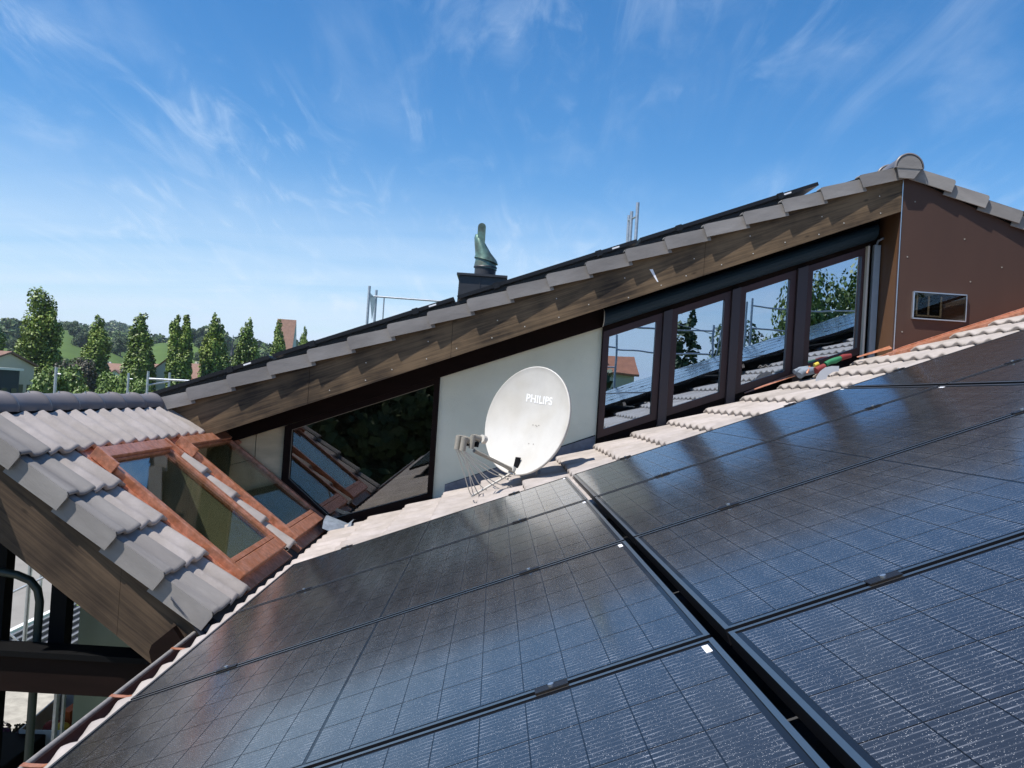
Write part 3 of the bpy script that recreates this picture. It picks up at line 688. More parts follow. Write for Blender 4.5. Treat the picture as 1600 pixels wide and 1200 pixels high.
# ridge cap run + end plate
cr = MB(); A_ = np.linspace(0, math.pi, 19); cx0, cz0, cr0 = 3.352, 2.905, 0.135
me_cap2 = cap_mesh(0.45, 0.140, 0.120)
for i in range(10):
    inst('ridge_tile', me_cap2, frame((cx0, 6.33 + 0.4 * i, cz0), (1, 0, 0), (0, 1, 0), (0, 0, 1)), uroof)
pl = [(cx0 + 0.122 * math.cos(a), cz0 + 0.122 * math.sin(a)) for a in A_]
pl += [(3.273 - 0.02, 2.800), (3.379 + 0.02, 2.800)]
obj('ridge_end_cap', MB().prism_y(pl[:0] + [(3.262, 2.800), (3.402, 2.800)] + pl[:19], 6.335, 6.352), M['tile_edge'], uroof)
obj('ridge_cap_seam', MB().prism_y([(cx0 - 0.124, cz0 - 0.010), (cx0 + 0.124, cz0 - 0.010), (cx0 + 0.124, cz0 + 0.006), (cx0 - 0.124, cz0 + 0.006)], 6.330, 6.334), M['tile_edge'], uroof)
# fascia board (three lengths, butted), lower edge runs from (-2.62,0.10) to (3.34,2.50)
def fbU(x): return 1.168 + 0.3985 * x
joints = [-3.62, -2.262, -0.93, 1.45, 3.335]
for i in range(4):
    xa, xb = joints[i] + (0.0015 if i else 0), joints[i + 1] - 0.0015
    lo = lambda x: fbU(x) if x > -3.4 else fbU(x)
    obj('fascia_board', MB().prism_y([(xa, lo(xa)), (xb, lo(xb)), (xb, 1.60 + 0.391 * xb), (xa, 1.60 + 0.391 * xa)], 6.42 + 0.002 * (i % 2), 6.45), M['fascia'], uroof)
obj('verge_lath', MB().prism_y([(-3.7, 1.60 + 0.391 * -3.7), (3.3, 1.60 + 0.391 * 3.3), (3.3, 1.655 + 0.391 * 3.3), (-3.7, 1.655 + 0.391 * -3.7)], 6.406, 6.418), M['black'], uroof)
obj('verge_lath', MB().prism_y([(3.42, zR(3.42) - 0.15), (5.8, zR(5.8) - 0.15), (5.8, zR(5.8) - 0.09), (3.42, zR(3.42) - 0.09)], 6.406, 6.418), M['black'], uroof)
# soffit
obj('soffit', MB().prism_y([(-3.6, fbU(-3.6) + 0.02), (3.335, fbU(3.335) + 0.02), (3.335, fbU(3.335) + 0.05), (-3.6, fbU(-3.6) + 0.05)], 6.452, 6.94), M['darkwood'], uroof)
nail_me = MB().tube([(0, 0, 0), (0, -0.002, 0)], 0.006, 6).mesh('nail', M['cable'])
for i in range(18):
    x_ = -2.05 + i * 0.305; 
    for dz2 in ((0.05, 0.22) if i % 2 else (0.06,)):
        inst('nail', nail_me, Matrix.Translation((x_ + random.uniform(-.05, .05), 6.4205, fbU(x_) + dz2 + random.uniform(-.01, .01))), uroof)
# white scratch on the fascia board
obj('paint_mark', MB().prism_y([(1.005, 1.655), (1.018, 1.655), (0.955, 1.775), (0.925, 1.770)], 6.4185, 6.4215), M['sticker'], uroof)
# solar panels seen edge-on above the upper verge
me_uf = MB(); me_uf.box((0, 0, -0.035), (1.86, 1.13, 0.0)); me_uf = me_uf.mesh('panel_frame', M['black_plain'])
for i in range(4):
    x0 = 2.645 - 1.765 * (i + 1)
    for r_ in range(1):
        F_ = UF(x0, 6.62 + r_ * 1.15, 0.095)
        p = thing('solar_panel', tuple(F_.translation), 'dark solar panel seen edge on, %s above the upper verge' % ('rightmost one with the raised tip', 'second from the top', 'third from the top', 'lowest one by the left ridge')[i], 'solar panel', 'solar panels seen edge on along the upper roof')
        inst('panel_frame', me_uf, F_, p)
        inst('glass_sheet', MB().box((0.012, 0.012, 0.0005), (1.848, 1.118, 0.0015)).mesh('upper_glass', M['backsheet']) if (i, r_) == (0, 0) else bpy.data.meshes['upper_glass'], F_, p)
        if r_ == 0:
            for uu in (0.40, 1.46):
                inst('panel_clamp', MB().box((-0.03, -0.02, -0.05), (0.03, 0.015, 0.006)).mesh('edge_clamp', M['black_plain']) if (i, uu) == (0, 0.40) else bpy.data.meshes['edge_clamp'], F_ @ Matrix.Translation((uu, 0, 0)), p)
            inst('label_sticker', MB().box((0, -0.001, -0.026), (0.075, 0.0, -0.012)).mesh('edge_sticker', M['sticker']) if i == 0 else bpy.data.meshes['edge_sticker'], F_ @ Matrix.Translation((1.60 if i else 1.5, 0, 0)), p)
rl = thing('upper_mounting_rails', (0, 7, 1.7), 'thin dark rail between the edge on panels and the upper verge tiles', 'rail')
inst('rail', MB().box((0, 0, -0.085), (6.9, 0.03, -0.050)).mesh('rail_upper', M['black_plain']), UF(-4.2, 6.66, 0.095), rl)
# light tile noses just behind the verge steps are the tops of the next tiles (roof_tile rows above)

# ---------------------------------------------------------------- GABLE WALL with the windows
YW = 6.90
wall = thing('gable_wall', (0, YW, 0), 'recessed gable wall with pale green render and dark framed windows under the upper roof', 'wall')
def zt_(x): return 0.391 * x - 0.1664             # tile surface of the main roof
# structural back wall (dark, behind windows) with openings left by separate slabs
def slab(xa, xb, za, zb, y0, y1, m, name, par=wall, bevel=0):
    """za,zb: (z at xa, z at xb) for lower and upper edge"""
    return obj(name, MB().prism_y([(xa, za[0]), (xb, za[1]), (xb, zb[1]), (xa, zb[0])], y0, y1), m, par, bevel=bevel)
lz = lambda x: zt_(x) - 0.25
tz = lambda x: fbU(x) + 0.02
# render field between the two window groups
slab(-1.045, 0.562, (lz(-1.045), lz(0.562)), (tz(-1.045), tz(0.562)), YW - 0.02, YW + 0.2, M['plaster'], 'render_field')
# dark head beam under the soffit
hb = lambda x: 0.998 + 0.3826 * (x + 0.0) + 0.012
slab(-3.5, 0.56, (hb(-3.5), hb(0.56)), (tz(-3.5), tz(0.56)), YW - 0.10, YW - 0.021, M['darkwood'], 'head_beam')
# pine board panel left of the big window, in two boards
slab(-3.35, -2.86, (-1.0, -1.0), (tz(-3.35), tz(-2.86)), YW - 0.004, YW + 0.1, M['ply'], 'pine_board')
slab(-2.852, -2.55, (-0.95, -0.95), (tz(-2.852), tz(-2.55)), YW - 0.010, YW + 0.1, M['ply'], 'pine_board')
# big trapezoid window
ft = 0.055
outer = [(-2.565, 0.02), (-1.047, 0.625), (-1.047, -0.63), (-2.03, -0.985), (-2.565, -0.555)]
inner = [(-2.500, -0.012), (-1.100, 0.536), (-1.100, -0.565), (-2.045, -0.880), (-2.500, -0.505)]
mbf = MB(); n = 5
vs = [(x, YW - 0.06, z) for x, z in outer] + [(x, YW - 0.06, z) for x, z in inner] + [(x, YW + 0.05, z) for x, z in inner] + [(x, YW + 0.05, z) for x, z in outer]
fs = []
for i in range(n):
    j = (i + 1) % n; fs += [(i, i + n, j + n, j), (i + n, i + 2 * n, j + 2 * n, j + n), (j, j + 3 * n, i + 3 * n, i)]
mbf.add(vs, fs); bw = obj('large_window', mbf, M['darkwood'], wall, 'large dark trapezoid window behind the skylights')
pi_ = [(x, z) for x, z in inner][::-1]
obj('glass_pane', MB().prism_y(pi_, YW + 0.0, YW + 0.006), M['glassbig'], bw)
bead = MB(); 
for i in range(5):
    a_, b_ = inner[i], inner[(i + 1) % 5]
    bead.tube([(a_[0], YW - 0.012, a_[1]), (b_[0], YW - 0.012, b_[1])], 0.004, 6)
obj('glazing_bead', bead, M['lnb'], bw)
# dim room behind, with a pale sill line and vertical slats of a blind
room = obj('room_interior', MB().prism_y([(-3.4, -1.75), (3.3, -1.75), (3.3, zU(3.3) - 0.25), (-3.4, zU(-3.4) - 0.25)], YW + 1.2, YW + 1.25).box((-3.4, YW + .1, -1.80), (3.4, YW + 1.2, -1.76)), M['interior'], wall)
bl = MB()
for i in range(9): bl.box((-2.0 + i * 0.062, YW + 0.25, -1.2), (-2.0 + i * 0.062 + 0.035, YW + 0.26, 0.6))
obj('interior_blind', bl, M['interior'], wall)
# plank strip below the big window
for i in range(14):
    x0 = -2.04 + i * 0.0715
    o_ = slab(x0 + .002, x0 + 0.0695, (zt_(x0) - 0.12, zt_(x0 + .0695) - 0.12), (-0.987 + 0.363 * (x0 + 2.03), -0.987 + 0.363 * (x0 + 2.10)), YW - 0.028 - 0.002 * (i % 2), YW - 0.01, M['plank'], 'plank')
# folded metal upstand at the foot of the render
slab(-0.93, 0.555, (zt_(-0.93) - 0.10, zt_(0.555) - 0.10), (zt_(-0.93) + 0.062, zt_(0.555) + 0.068), YW - 0.030, YW - 0.022, M['lead'], 'base_flashing')
obj('flashing_gap', MB().prism_y([(-0.93, zt_(-0.93) + 0.062), (0.555, zt_(0.555) + 0.068), (0.555, zt_(0.555) + 0.078), (-0.93, zt_(-0.93) + 0.066)], YW - 0.028, YW - 0.021), M['black'], wall)
# trough lining between tiles and wall
slab(-2.05, 3.33, (zt_(-2.05) - 0.09, zt_(3.33) - 0.09), (zt_(-2.05) - 0.055, zt_(3.33) - 0.055), 6.55, YW - 0.02, M['membrane'], 'wall_gutter')
# four tall windows
WX = [(0.635, 1.102), (1.320, 1.785), (2.000, 2.440), (2.672, 3.165)]
zb = lambda x: -0.054 + 0.391 * x
ztp = lambda x: 0.882 + 0.394 * x
names = ['narrow window next to the pale render, reflecting a red roof', 'second narrow window reflecting a conifer', 'third narrow window reflecting scaffold tubes and treetop', 'last narrow window beside the brown gable wall']
for i, (xa, xb) in enumerate(WX):
    t = 0.062
    fmb = MB()
    oa, ob = xa - t, xb + t
    O = [(oa, zb(oa) - 0.075), (ob, zb(ob) - 0.075), (ob, ztp(ob) + 0.07), (oa, ztp(oa) + 0.07)]
    I = [(xa, zb(xa)), (xb, zb(xb)), (xb, ztp(xb)), (xa, ztp(xa))]
    vs = [(x, YW - 0.045, z) for x, z in O] + [(x, YW - 0.045, z) for x, z in I] + [(x, YW + 0.03, z) for x, z in I] + [(x, YW + 0.03, z) for x, z in O]
    fs = []
    for k in range(4):
        j = (k + 1) % 4; fs += [(k, j, j + 4, k + 4), (k + 4, j + 4, j + 8, k + 8), (k, k + 12, j + 12, j)]
    fmb.add(vs, fs); win = obj('window', fmb, M['redwood'], wall, names[i])
    tl = (0.0028, -0.002, 0.0035, -0.001)[i]
    obj('glass_pane', MB().prism_y(I, YW - 0.012, YW - 0.006), M['glass4'], win)
# mullion posts between them and the dark left jamb
for (xa, xb, yy, m_) in ((1.168, 1.255, 0.085, M['mullion']), (1.850, 1.937, 0.085, M['mullion']), (2.505, 2.607, 0.085, M['mullion'])):
    slab(xa, xb, (zt_(xa) - 0.05, zt_(xb) - 0.05), (ztp(xa) + 0.075, ztp(xb) + 0.075), YW - yy, YW + 0.02, m_, 'mullion_post', bevel=0.003)
slab(0.562, 0.634 - 0.062, (zt_(0.56) - 0.05, zt_(0.6) - 0.05), (tz(0.562), tz(0.634)), YW - 0.06, YW + 0.05, M['darkwood'], 'jamb')
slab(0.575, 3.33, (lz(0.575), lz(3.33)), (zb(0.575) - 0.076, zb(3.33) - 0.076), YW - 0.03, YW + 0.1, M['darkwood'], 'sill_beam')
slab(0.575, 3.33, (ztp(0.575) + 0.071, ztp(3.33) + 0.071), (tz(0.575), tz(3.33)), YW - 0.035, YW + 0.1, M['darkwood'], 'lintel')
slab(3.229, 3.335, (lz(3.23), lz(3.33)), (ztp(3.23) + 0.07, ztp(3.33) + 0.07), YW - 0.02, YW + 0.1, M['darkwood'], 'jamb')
# roller shutter box
sb_ = MB(); rings = []
for x in (0.558, 3.255):
    zc = 0.391 * x + 1.092; rings.append([(x, YW - 0.20 + 0.085 - 0.085 * math.cos(a), zc + 0.082 * math.sin(a)) for a in np.linspace(-math.pi / 2, math.pi / 2, 9)] + [(x, YW - 0.04, zc + 0.082), (x, YW - 0.04, zc - 0.082)])
sb_.loft(rings, cap0=True, cap1=True, smooth=False); obj('shutter_box', sb_, M['shutter'], wall)
er = MB(); zc = 0.391 * 0.55 + 1.092
er.tube([(0.552, YW - 0.20 + 0.085 - 0.09 * math.cos(a), zc + 0.086 * math.sin(a)) for a in np.linspace(-1.45, 1.45, 11)], 0.0045, 6)
obj('shutter_end_rim', er, M['cable'], wall)
# guide rails at the right end
obj('guide_strip', MB().box((3.196, YW - 0.10, 0.95), (3.216, YW - 0.04, 2.22)), M['cable'], wall)
obj('guide_post', MB().box((3.262, YW - 0.10, zt_(3.26) - 0.03), (3.326, YW - 0.05, 2.235)), mat('grey blue aluminium post', (0.34, 0.40, 0.46), rough=0.45, metal=0.4, var=0.1, scale=6), wall)
obj('post_bracket', MB().tube([(3.29, YW - 0.08, 2.235), (3.30, YW - 0.09, 2.28), (3.33, YW - 0.14, 2.30)], 0.012, 6), M['greyfab'], wall)

# ---------------------------------------------------------------- BROWN GABLE (flush with the fascia, right)
bg_ = thing('brown_gable', (4.5, 6.42, 1.5), 'brown clad gable wall with a small clear vent cover, right of the windows', 'wall')
bp_ = [(3.338, zt_(3.338) - 0.15), (6.3, zt_(6.3) - 0.15), (6.3, zR(6.3) - 0.10), (3.42, zR(3.42) - 0.10), (3.338, zR(3.42) - 0.09)]
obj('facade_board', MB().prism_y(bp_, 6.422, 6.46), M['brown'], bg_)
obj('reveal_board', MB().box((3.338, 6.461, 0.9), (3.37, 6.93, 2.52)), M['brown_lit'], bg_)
obj('corner_bead', MB().prism_y([(3.334, zt_(3.334) - 0.03), (3.342, zt_(3.34) - 0.03), (3.342, 2.83), (3.334, 2.83)], 6.4165, 6.4215), M['alu'], bg_)
vr = MB(); x0, x1, z0, z1 = 3.495, 4.008, 1.468, 1.722
for (a, b_) in (((x0 - .006, z0 - .006), (x1 + .006, z0 + .004)), ((x0 - .006, z1 - .004), (x1 + .006, z1 + .006)), ((x0 - .008, z0), (x0 + .006, z1)), ((x1 - .002, z0), (x1 + .006, z1))):
    vr.box((a[0], 6.392, a[1]), (b_[0], 6.42, b_[1]))
vent = obj('vent_cover', vr, M['alu'], bg_)
obj('clear_plate', MB().box((x0, 6.395, z0), (x1, 6.3965, z1)), glass_mat('clear acrylic', 0.05, (0.75, 0.72, 0.66), pw=5.0), vent)
vg = MB(); vg.box((x0 + 0.03, 6.41, z0 + 0.02), (x0 + 0.28, 6.4205, z1 - 0.02)); obj('vent_opening', vg, M['black'], vent)
vb = MB()
for xx in (x0 + 0.03, x0 + 0.145, x0 + 0.265): vb.box((xx, 6.400, z0 + 0.03), (xx + 0.014, 6.409, z1 - 0.03))
vb.box((x0 + .03, 6.400, z0 + 0.022), (x0 + 0.28, 6.409, z0 + 0.036)); obj('vent_bar', vb, M['lnb'], vent)
scm = MB().tube([(0, 0, 0), (0, -0.004, 0)], 0.0075, 8).mesh('screw', M['lnb'])
for (x_, z_) in ((3.465, 2.60), (3.42, 2.06), (3.97, 2.27), (4.35, 2.02), (3.41, 1.33), (4.05, 1.86)):
    inst('screw', scm, Matrix.Translation((x_, 6.421, z_)), bg_)
# copper flashing at the foot of the brown wall, stepped over the tiles
cf = MB()
cf.prism_y([(3.10, zt_(3.10) - 0.04), (6.2, zt_(6.2) - 0.04), (6.2, zt_(6.2) + 0.018), (3.40, zt_(3.40) + 0.018), (3.10, zt_(3.1) - 0.02)], 6.395, 6.415)
cf.prism_y([(3.25, zt_(3.25) - 0.05), (6.2, zt_(6.2) - 0.05), (6.2, zt_(6.2) + 0.005), (3.25, zt_(3.25) + 0.005)], 6.19, 6.394)
cft = thing('copper_flashing', (4, 6.3, 1.4), 'orange copper flashing between brown wall and pale tiles', 'flashing')
obj('flashing_strip', cf, M['copper'], cft, bevel=0.004)
# loose copper off-cuts at the foot of the last windows
for k, (a, b_) in enumerate((((2.02, 6.78), (2.60, 6.82)), ((2.10, 6.72), (2.62, 6.80)), ((3.02, 6.50), (3.30, 6.40)))):
    q = MB(); za_, zb2 = zt_(a[0]) + 0.02 + .012 * k, zt_(b_[0]) + 0.035
    q.add([(a[0], a[1] - 0.012, za_), (b_[0], b_[1] - 0.03, zb2), (b_[0], b_[1] + 0.03, zb2 + 0.03), (a[0], a[1] + 0.012, za_ + 0.01)], [(0, 1, 2, 3)])
    q.add([(a[0], a[1] - 0.012, za_ - .002), (b_[0], b_[1] - 0.03, zb2 - .002), (b_[0], b_[1] + 0.03, zb2 + 0.028), (a[0], a[1] + 0.012, za_ + 0.008)], [(3, 2, 1, 0)])
    o_ = obj('copper_offcut', q, M['copper']); tag(o_, ['thin copper strip lying lowest along the window sill', 'thin copper strip lying crossed over another by the window sill', 'short copper piece at the foot of the brown corner'][k], 'copper strip')
# roof hook of galvanised steel standing out between tiles
hk = MB()
hp_ = [(2.626, 0.93), (2.561, 0.926), (2.503, 0.91), (2.458, 0.872), (2.426, 0.818), (2.413, 0.747), (2.519, 0.742), (2.51, 0.794), (2.531, 0.842), (2.576, 0.874), (2.628, 0.883)]
hk.prism_y(hp_[::-1], 5.95, 5.957)
hk.box((hp_[5][0], 5.90, hp_[5][1] - 0.006), (hp_[6][0] + 0.03, 6.02, hp_[5][1]))
tag(obj('roof_hook', hk, mat('white coated steel', (0.52, 0.53, 0.55), rough=0.4, metal=0.3)), 'curved pale metal roof hook standing on the tiles below the last window', 'roof hook')
# gloves and straps lying at the sill
bun = thing('strap_bundle', (2.75, 6.62, zt_(2.75)), 'bundle of green, red and grey straps and gloves lying at the window foot', 'strap bundle')
def blob(name, pts, r, m, par):
    q = MB(); q.tube(pts, r, 10, radii=[r * (0.75 + 0.4 * random.random()) for _ in pts]); return obj(name, q, m, par)
def onz(x, y, h): return (x, y, zt_(x) + h)
blob('green_roll', [onz(2.72, 6.52, .075), onz(2.77, 6.54, .085), onz(2.83, 6.56, .08), onz(2.89, 6.57, .085)], 0.028, M['green'], bun)
blob('red_roll', [onz(2.885, 6.57, .085), onz(2.93, 6.59, .085), onz(3.00, 6.60, .075)], 0.026, M['red'], bun)
blob('red_cuff', [onz(2.615, 6.48, .045), onz(2.66, 6.50, .055), onz(2.71, 6.51, .055)], 0.030, M['red'], bun)
blob('yellow_tip', [onz(2.61, 6.51, .10), onz(2.65, 6.52, .105)], 0.024, M['yellow'], bun)
blob('grey_strap', [onz(2.47, 6.52, .05), onz(2.52, 6.55, .07), onz(2.57, 6.51, .06), onz(2.62, 6.55, .05)], 0.040, M['greyfab'], bun)
blob('grey_strap', [onz(2.45, 6.60, .09), onz(2.51, 6.62, .10), onz(2.58, 6.58, .09)], 0.028, M['greyfab'], bun)
blob('copper_piece', [onz(2.53, 6.48, .05), onz(2.56, 6.50, .08), onz(2.57, 6.53, .10)], 0.014, M['copper'], bun)
# grey downpipe elbow / foil at the valley end
pe = thing('foil_scrap', (-1.95, 6.6, -0.95), 'crumpled pale blue foil at the far end of the valley', 'foil')
q = MB(); rr = []
for i, (x, z) in enumerate(((-2.05, -0.86), (-1.93, -0.90), (-1.84, -0.93), (-1.78, -0.88))):
    rr.append([(x, 6.45, z - 0.05), (x, 6.5, z + 0.02 + 0.015 * (i % 2)), (x, 6.62, z + 0.05), (x, 6.75, z + 0.03)])
q.loft(rr, close=False, smooth=False); obj('foil_sheet', q, M['greyfab'], pe)

# ---------------------------------------------------------------- SATELLITE DISH
DC = Vector((-0.205, 5.6, 0.268)); DN = Vector((-0.672, -0.699, 0.244)).normalized()
DU = (Vector((0, 0, 1)) - DN * DN.z).normalized(); DR = DU.cross(DN) * 1.0
if DR.x < 0: DR = -DR
dish = thing('satellite_dish', (-0.25, 5.9, -0.28), 'large off white satellite dish in front of the pale rendered wall', 'satellite dish')
R_ = 0.475; dep = 0.085
def dpt(x, y, z): return DC + DR * x + DU * y + DN * z
def dz_(r): return dep * ((r / R_) ** 2 - 1.0)
mb = MB(); rings = []
for r in np.linspace(0.001, R_, 13): rings.append([dpt(r * math.cos(a) * 0.97, r * math.sin(a), dz_(r)) for a in np.linspace(0, 2 * math.pi, 57)[:-1]])
for (r, z) in ((R_ + 0.006, 0.004), (R_ + 0.012, -0.004), (R_ + 0.010, -0.022), (R_ - 0.004, -0.024)): rings.append([dpt(r * math.cos(a) * 0.97, r * math.sin(a), z) for a in np.linspace(0, 2 * math.pi, 57)[:-1]])
for r in np.linspace(R_ - 0.02, 0.001, 8): rings.append([dpt(r * math.cos(a) * 0.97, r * math.sin(a), dz_(r) - 0.006) for a in np.linspace(0, 2 * math.pi, 57)[:-1]])
mb.loft(rings); obj('reflector', mb, M['white_dish'], dish)
# lettering in relief paint, wrapped on the reflector
fc = bpy.data.curves.new('lettering', 'FONT'); fc.body = 'PHILIPS'; fc.size = 0.094; fc.align_x = 'CENTER'; fc.extrude = 0.0; fc.offset = 0.0022; fc.space_character = 1.05
to = bpy.data.objects.new('tmp', fc); COL.objects.link(to); bpy.context.view_layer.update()
dg = bpy.context.evaluated_depsgraph_get(); tm = bpy.data.meshes.new_from_object(to.evaluated_get(dg)); bpy.data.objects.remove(to)
vs = []
for v in tm.vertices:
    x, y = v.co.x + 0.046, v.co.y + 0.172 - 0.07 * v.co.x
    vs.append(tuple(dpt(x, y, dz_(math.hypot(x, y)) + 0.0028)))
lm = MB().add(vs, [tuple(p.vertices) for p in tm.polygons]); obj('lettering', lm, M['letter'], dish)
for (x, y) in ((0.02, -0.02), (0.055, -0.022), (0.07, -0.03), (0.09, -0.02), (0.035, -0.19), (0.09, -0.19)):
    obj('rivet', MB().tube([dpt(x, y, dz_(math.hypot(x, y))), dpt(x, y, dz_(math.hypot(x, y)) + 0.004)], 0.0045, 6), M['lnb'], dish)
foot = dpt(-0.03, -0.455, -0.01)
tip = dpt(-0.02, -0.40, 0.50)
arm = MB(); arm.tube([dpt(-0.02, -0.45, -0.03), dpt(-0.02, -0.44, 0.03), tip], 0.016, 8); arm.tube([dpt(0.02, -0.47, 0.0), dpt(0.0, -0.43, 0.25), tip], 0.006, 6)
obj('feed_arm', arm, M['lnb'], dish)
sh = MB(); sh.obox(dpt(-0.005, -0.375, dz_(0.375) + 0.010), (DR, DU, DN), (0.028, 0.048, 0.004)); obj('arm_bracket', sh, M['black'], dish)
sh = MB(); sh.obox(dpt(-0.03, -0.435, dz_(0.435) + 0.018), (DR, DU, DN), (0.035, 0.020, 0.014)); obj('arm_socket', sh, M['white_dish'], dish)
ln = MB()
LNBW = []
for k, (dx, dyy, dz2) in enumerate(((-0.055, 0.045, 0.665), (0.0, 0.040, 0.655), (0.035, 0.075, 0.60))):
    c_ = dpt(dx, -0.40 + dyy, dz2); ax_ = (Vector((0.10, 0.02, 1)).normalized())
    q = MB(); q.tube([c_ - ax_ * 0.075, c_ + ax_ * 0.035], 0.026 if k < 2 else 0.022, 12)
    q.tube([c_ + ax_ * 0.020, c_ + ax_ * 0.022 - DN * 0.075], 0.026, 12, radii=[0.022, 0.030])
    obj('feed_horn_unit', q, M['lnb'], dish); LNBW.append(c_ - ax_ * 0.078)
q = MB(); q.tube([dpt(0.06, -0.30, 0.53), dpt(0.06, -0.30, 0.49)], 0.035, 14); obj('feed_cap', q, M['white_dish'], dish)
q = MB(); q.obox(dpt(-0.01, -0.355, 0.555), (DR, DU, DN), (0.07, 0.02, 0.014)); obj('unit_holder', q, M['black'], dish)
# mast behind, foot tripod, cables
ms = MB(); bk = dpt(0, -0.02, -0.10); ms.tube([bk, bk + Vector((0.06, 0.08, -0.02)), Vector((bk.x + 0.08, bk.y + 0.10, zt_(bk.x + .08) - 0.02))], 0.022, 10)
ms.obox(dpt(0, 0, -0.115), (DR, DU, DN), (0.10, 0.12, 0.02)); obj('mast', ms, M['galv'], dish)
ft_ = MB(); fz = lambda x, y, h=0.0: (x, y, zt_(x) + h)
ft_.tube([dpt(-0.02, -0.45, -0.03), fz(-0.45, 5.55, 0.05), fz(-0.62, 5.30, 0.03)], 0.010, 8)
ft_.tube([fz(-0.40, 5.70, 0.10), fz(-0.30, 5.52, 0.03)], 0.008, 6); obj('strut', ft_, M['white_dish'], dish)
random.seed(3)
ends = [fz(-0.62, 5.42, .02), fz(-0.60, 5.34, .02), fz(-0.56, 5.35, .015), fz(-0.50, 5.48, .02), fz(-0.40, 5.36, .015), fz(-0.36, 5.40, .02), fz(-0.33, 5.62, 0.05), fz(-0.30, 5.60, 0.06)]
for i, e in enumerate(ends):
    a = LNBW[i % 2 if i < 6 else 1] + Vector((random.uniform(-.015, .015), random.uniform(-.01, .01), 0)); e = Vector(e)
    m1_ = a.lerp(e, 0.35) + Vector((0.03 + random.uniform(-.02, .04), 0, -0.06 + random.uniform(-.02, .02))); m2_ = a.lerp(e, 0.72) + Vector((random.uniform(-.03, .03), random.uniform(-.02, .02), -0.05 + random.uniform(-.03, .03)))
    P4 = [a, m1_, m2_, e]; pts = []
    for t in np.linspace(0, 1, 12): pts.append(P4[0] * (1 - t) ** 3 + P4[1] * 3 * t * (1 - t) ** 2 + P4[2] * 3 * t * t * (1 - t) + P4[3] * t ** 3)
    if i in (4,): pts += [e + Vector((-.03, -.05, 0.0)), e + Vector((-.05, -.02, 0.01))]
    obj('coaxial_cable', MB().tube(pts, 0.0042, 6), M['cable'], dish)

# ---------------------------------------------------------------- CHIMNEY
ch = thing('chimney', (-0.73, 8.78, 1.3), 'dark metal clad chimney with a green copper swivelling cowl', 'chimney')
b = MB(); b.prism_y([(-1.02, 1.2), (-0.44, 1.2), (-0.445, 1.885), (-1.005, 1.885)], 8.5, 9.05); obj('chimney_box', b, M['chimney'], ch)
b = MB(); b.box((-1.035, 8.47, 1.886), (-0.425, 9.08, 1.912)); b.box((-0.760, 8.493, 1.3), (-0.748, 8.4995, 1.886)); obj('cover_plate', b, M['chimney'], ch)
cc = Vector((-0.705, 8.78, 0))
def ringc(cx, cy, z, rx, ry, tx=0, ty=0, n=24): return [(cx + rx * math.cos(a), cy + ry * math.sin(a), z + tx * math.cos(a) + ty * math.sin(a)) for a in np.linspace(0, 2 * math.pi, n + 1)[:-1]]
b = MB(); b.loft([ringc(cc.x, cc.y, 1.912, .132, .132), ringc(cc.x, cc.y, 2.03, .132, .132)]); b.loft([ringc(cc.x, cc.y, 2.03, .145, .145), ringc(cc.x, cc.y, 2.045, .145, .145), ringc(cc.x, cc.y, 2.05, .12, .12)]); obj('flue_collar', b, M['chimney'], ch)
b = MB(); b.loft([ringc(cc.x, cc.y, 2.02 + 0.0, .142, .142, -.015), ringc(cc.x, cc.y, 2.12, .128, .128, -.02)]); obj('lower_hood', b, M['patina'], ch)
b = MB(); b.loft([ringc(cc.x + .005, cc.y, 2.115, .150, .150, -.035), ringc(cc.x + .0, cc.y, 2.16, .135, .14, -.03), ringc(cc.x - .045, cc.y, 2.26, .105, .12, -.045), ringc(cc.x - .085, cc.y, 2.36, .075, .10, -.04), ringc(cc.x - .105, cc.y, 2.42, .045, .07, -.02), ringc(cc.x - .108, cc.y, 2.445, .01, .03, 0)]); obj('swivel_hood', b, M['patina'], ch)
b = MB(); pf = [(-0.835, 2.36), (-0.735, 2.20), (-0.725, 2.26)] ; pf = [(-0.800, 2.24), (-0.728, 2.17)] + [(-0.777 + 0.049 * math.cos(a), 2.52 + 0.05 * math.sin(a)) for a in np.linspace(0, math.pi, 11)] + [(-0.826, 2.40)]
b.prism_y(pf, 8.69, 8.70); obj('wind_vane', b, M['patina'], ch)

# ---------------------------------------------------------------- SCAFFOLD
def tube_obj(name, a, b_, r, par): return obj(name, MB().tube([a, b_], r, 8), M['galv'], par)
s1_ = thing('scaffold_post', (-7.65, 12.27, GZ), 'thick galvanised scaffold tube left of the bushes behind the left ridge', 'scaffold post')
tube_obj('standard', (-7.65, 12.27, GZ), (-7.65, 12.27, 0.47), 0.0242, s1_); tube_obj('coupler_stub', (-7.65, 12.27, 0.365), (-7.57, 12.27, 0.362), 0.011, s1_)
s2_ = thing('scaffold_post', (-8.19, 16.27, GZ), 'galvanised scaffold tube before the third poplar, above the left ridge', 'scaffold post')
tube_obj('standard', (-8.19, 16.27, GZ), (-8.19, 16.27, 0.455), 0.0242, s2_); tube_obj('coupler_stub', (-8.19, 16.27, 0.33), (-8.10, 16.27, 0.33), 0.011, s2_)
s3_ = thing('scaffold', (-6.9, 14.27, GZ), 'white scaffold frame with a short rail at the low end of the upper roof', 'scaffold')
tube_obj('standard', (-6.98, 14.27, GZ), (-6.973, 14.27, 0.51), 0.0242, s3_); tube_obj('standard', (-6.70, 14.6, GZ), (-6.70, 14.6, 0.51), 0.0242, s3_)
tube_obj('guard_rail', (-6.97, 14.27, 0.37), (-6.0, 14.4, 0.38), 0.02, s3_); tube_obj('brace', (-6.97, 14.27, 0.25), (-6.70, 14.6, 0.34), 0.015, s3_)
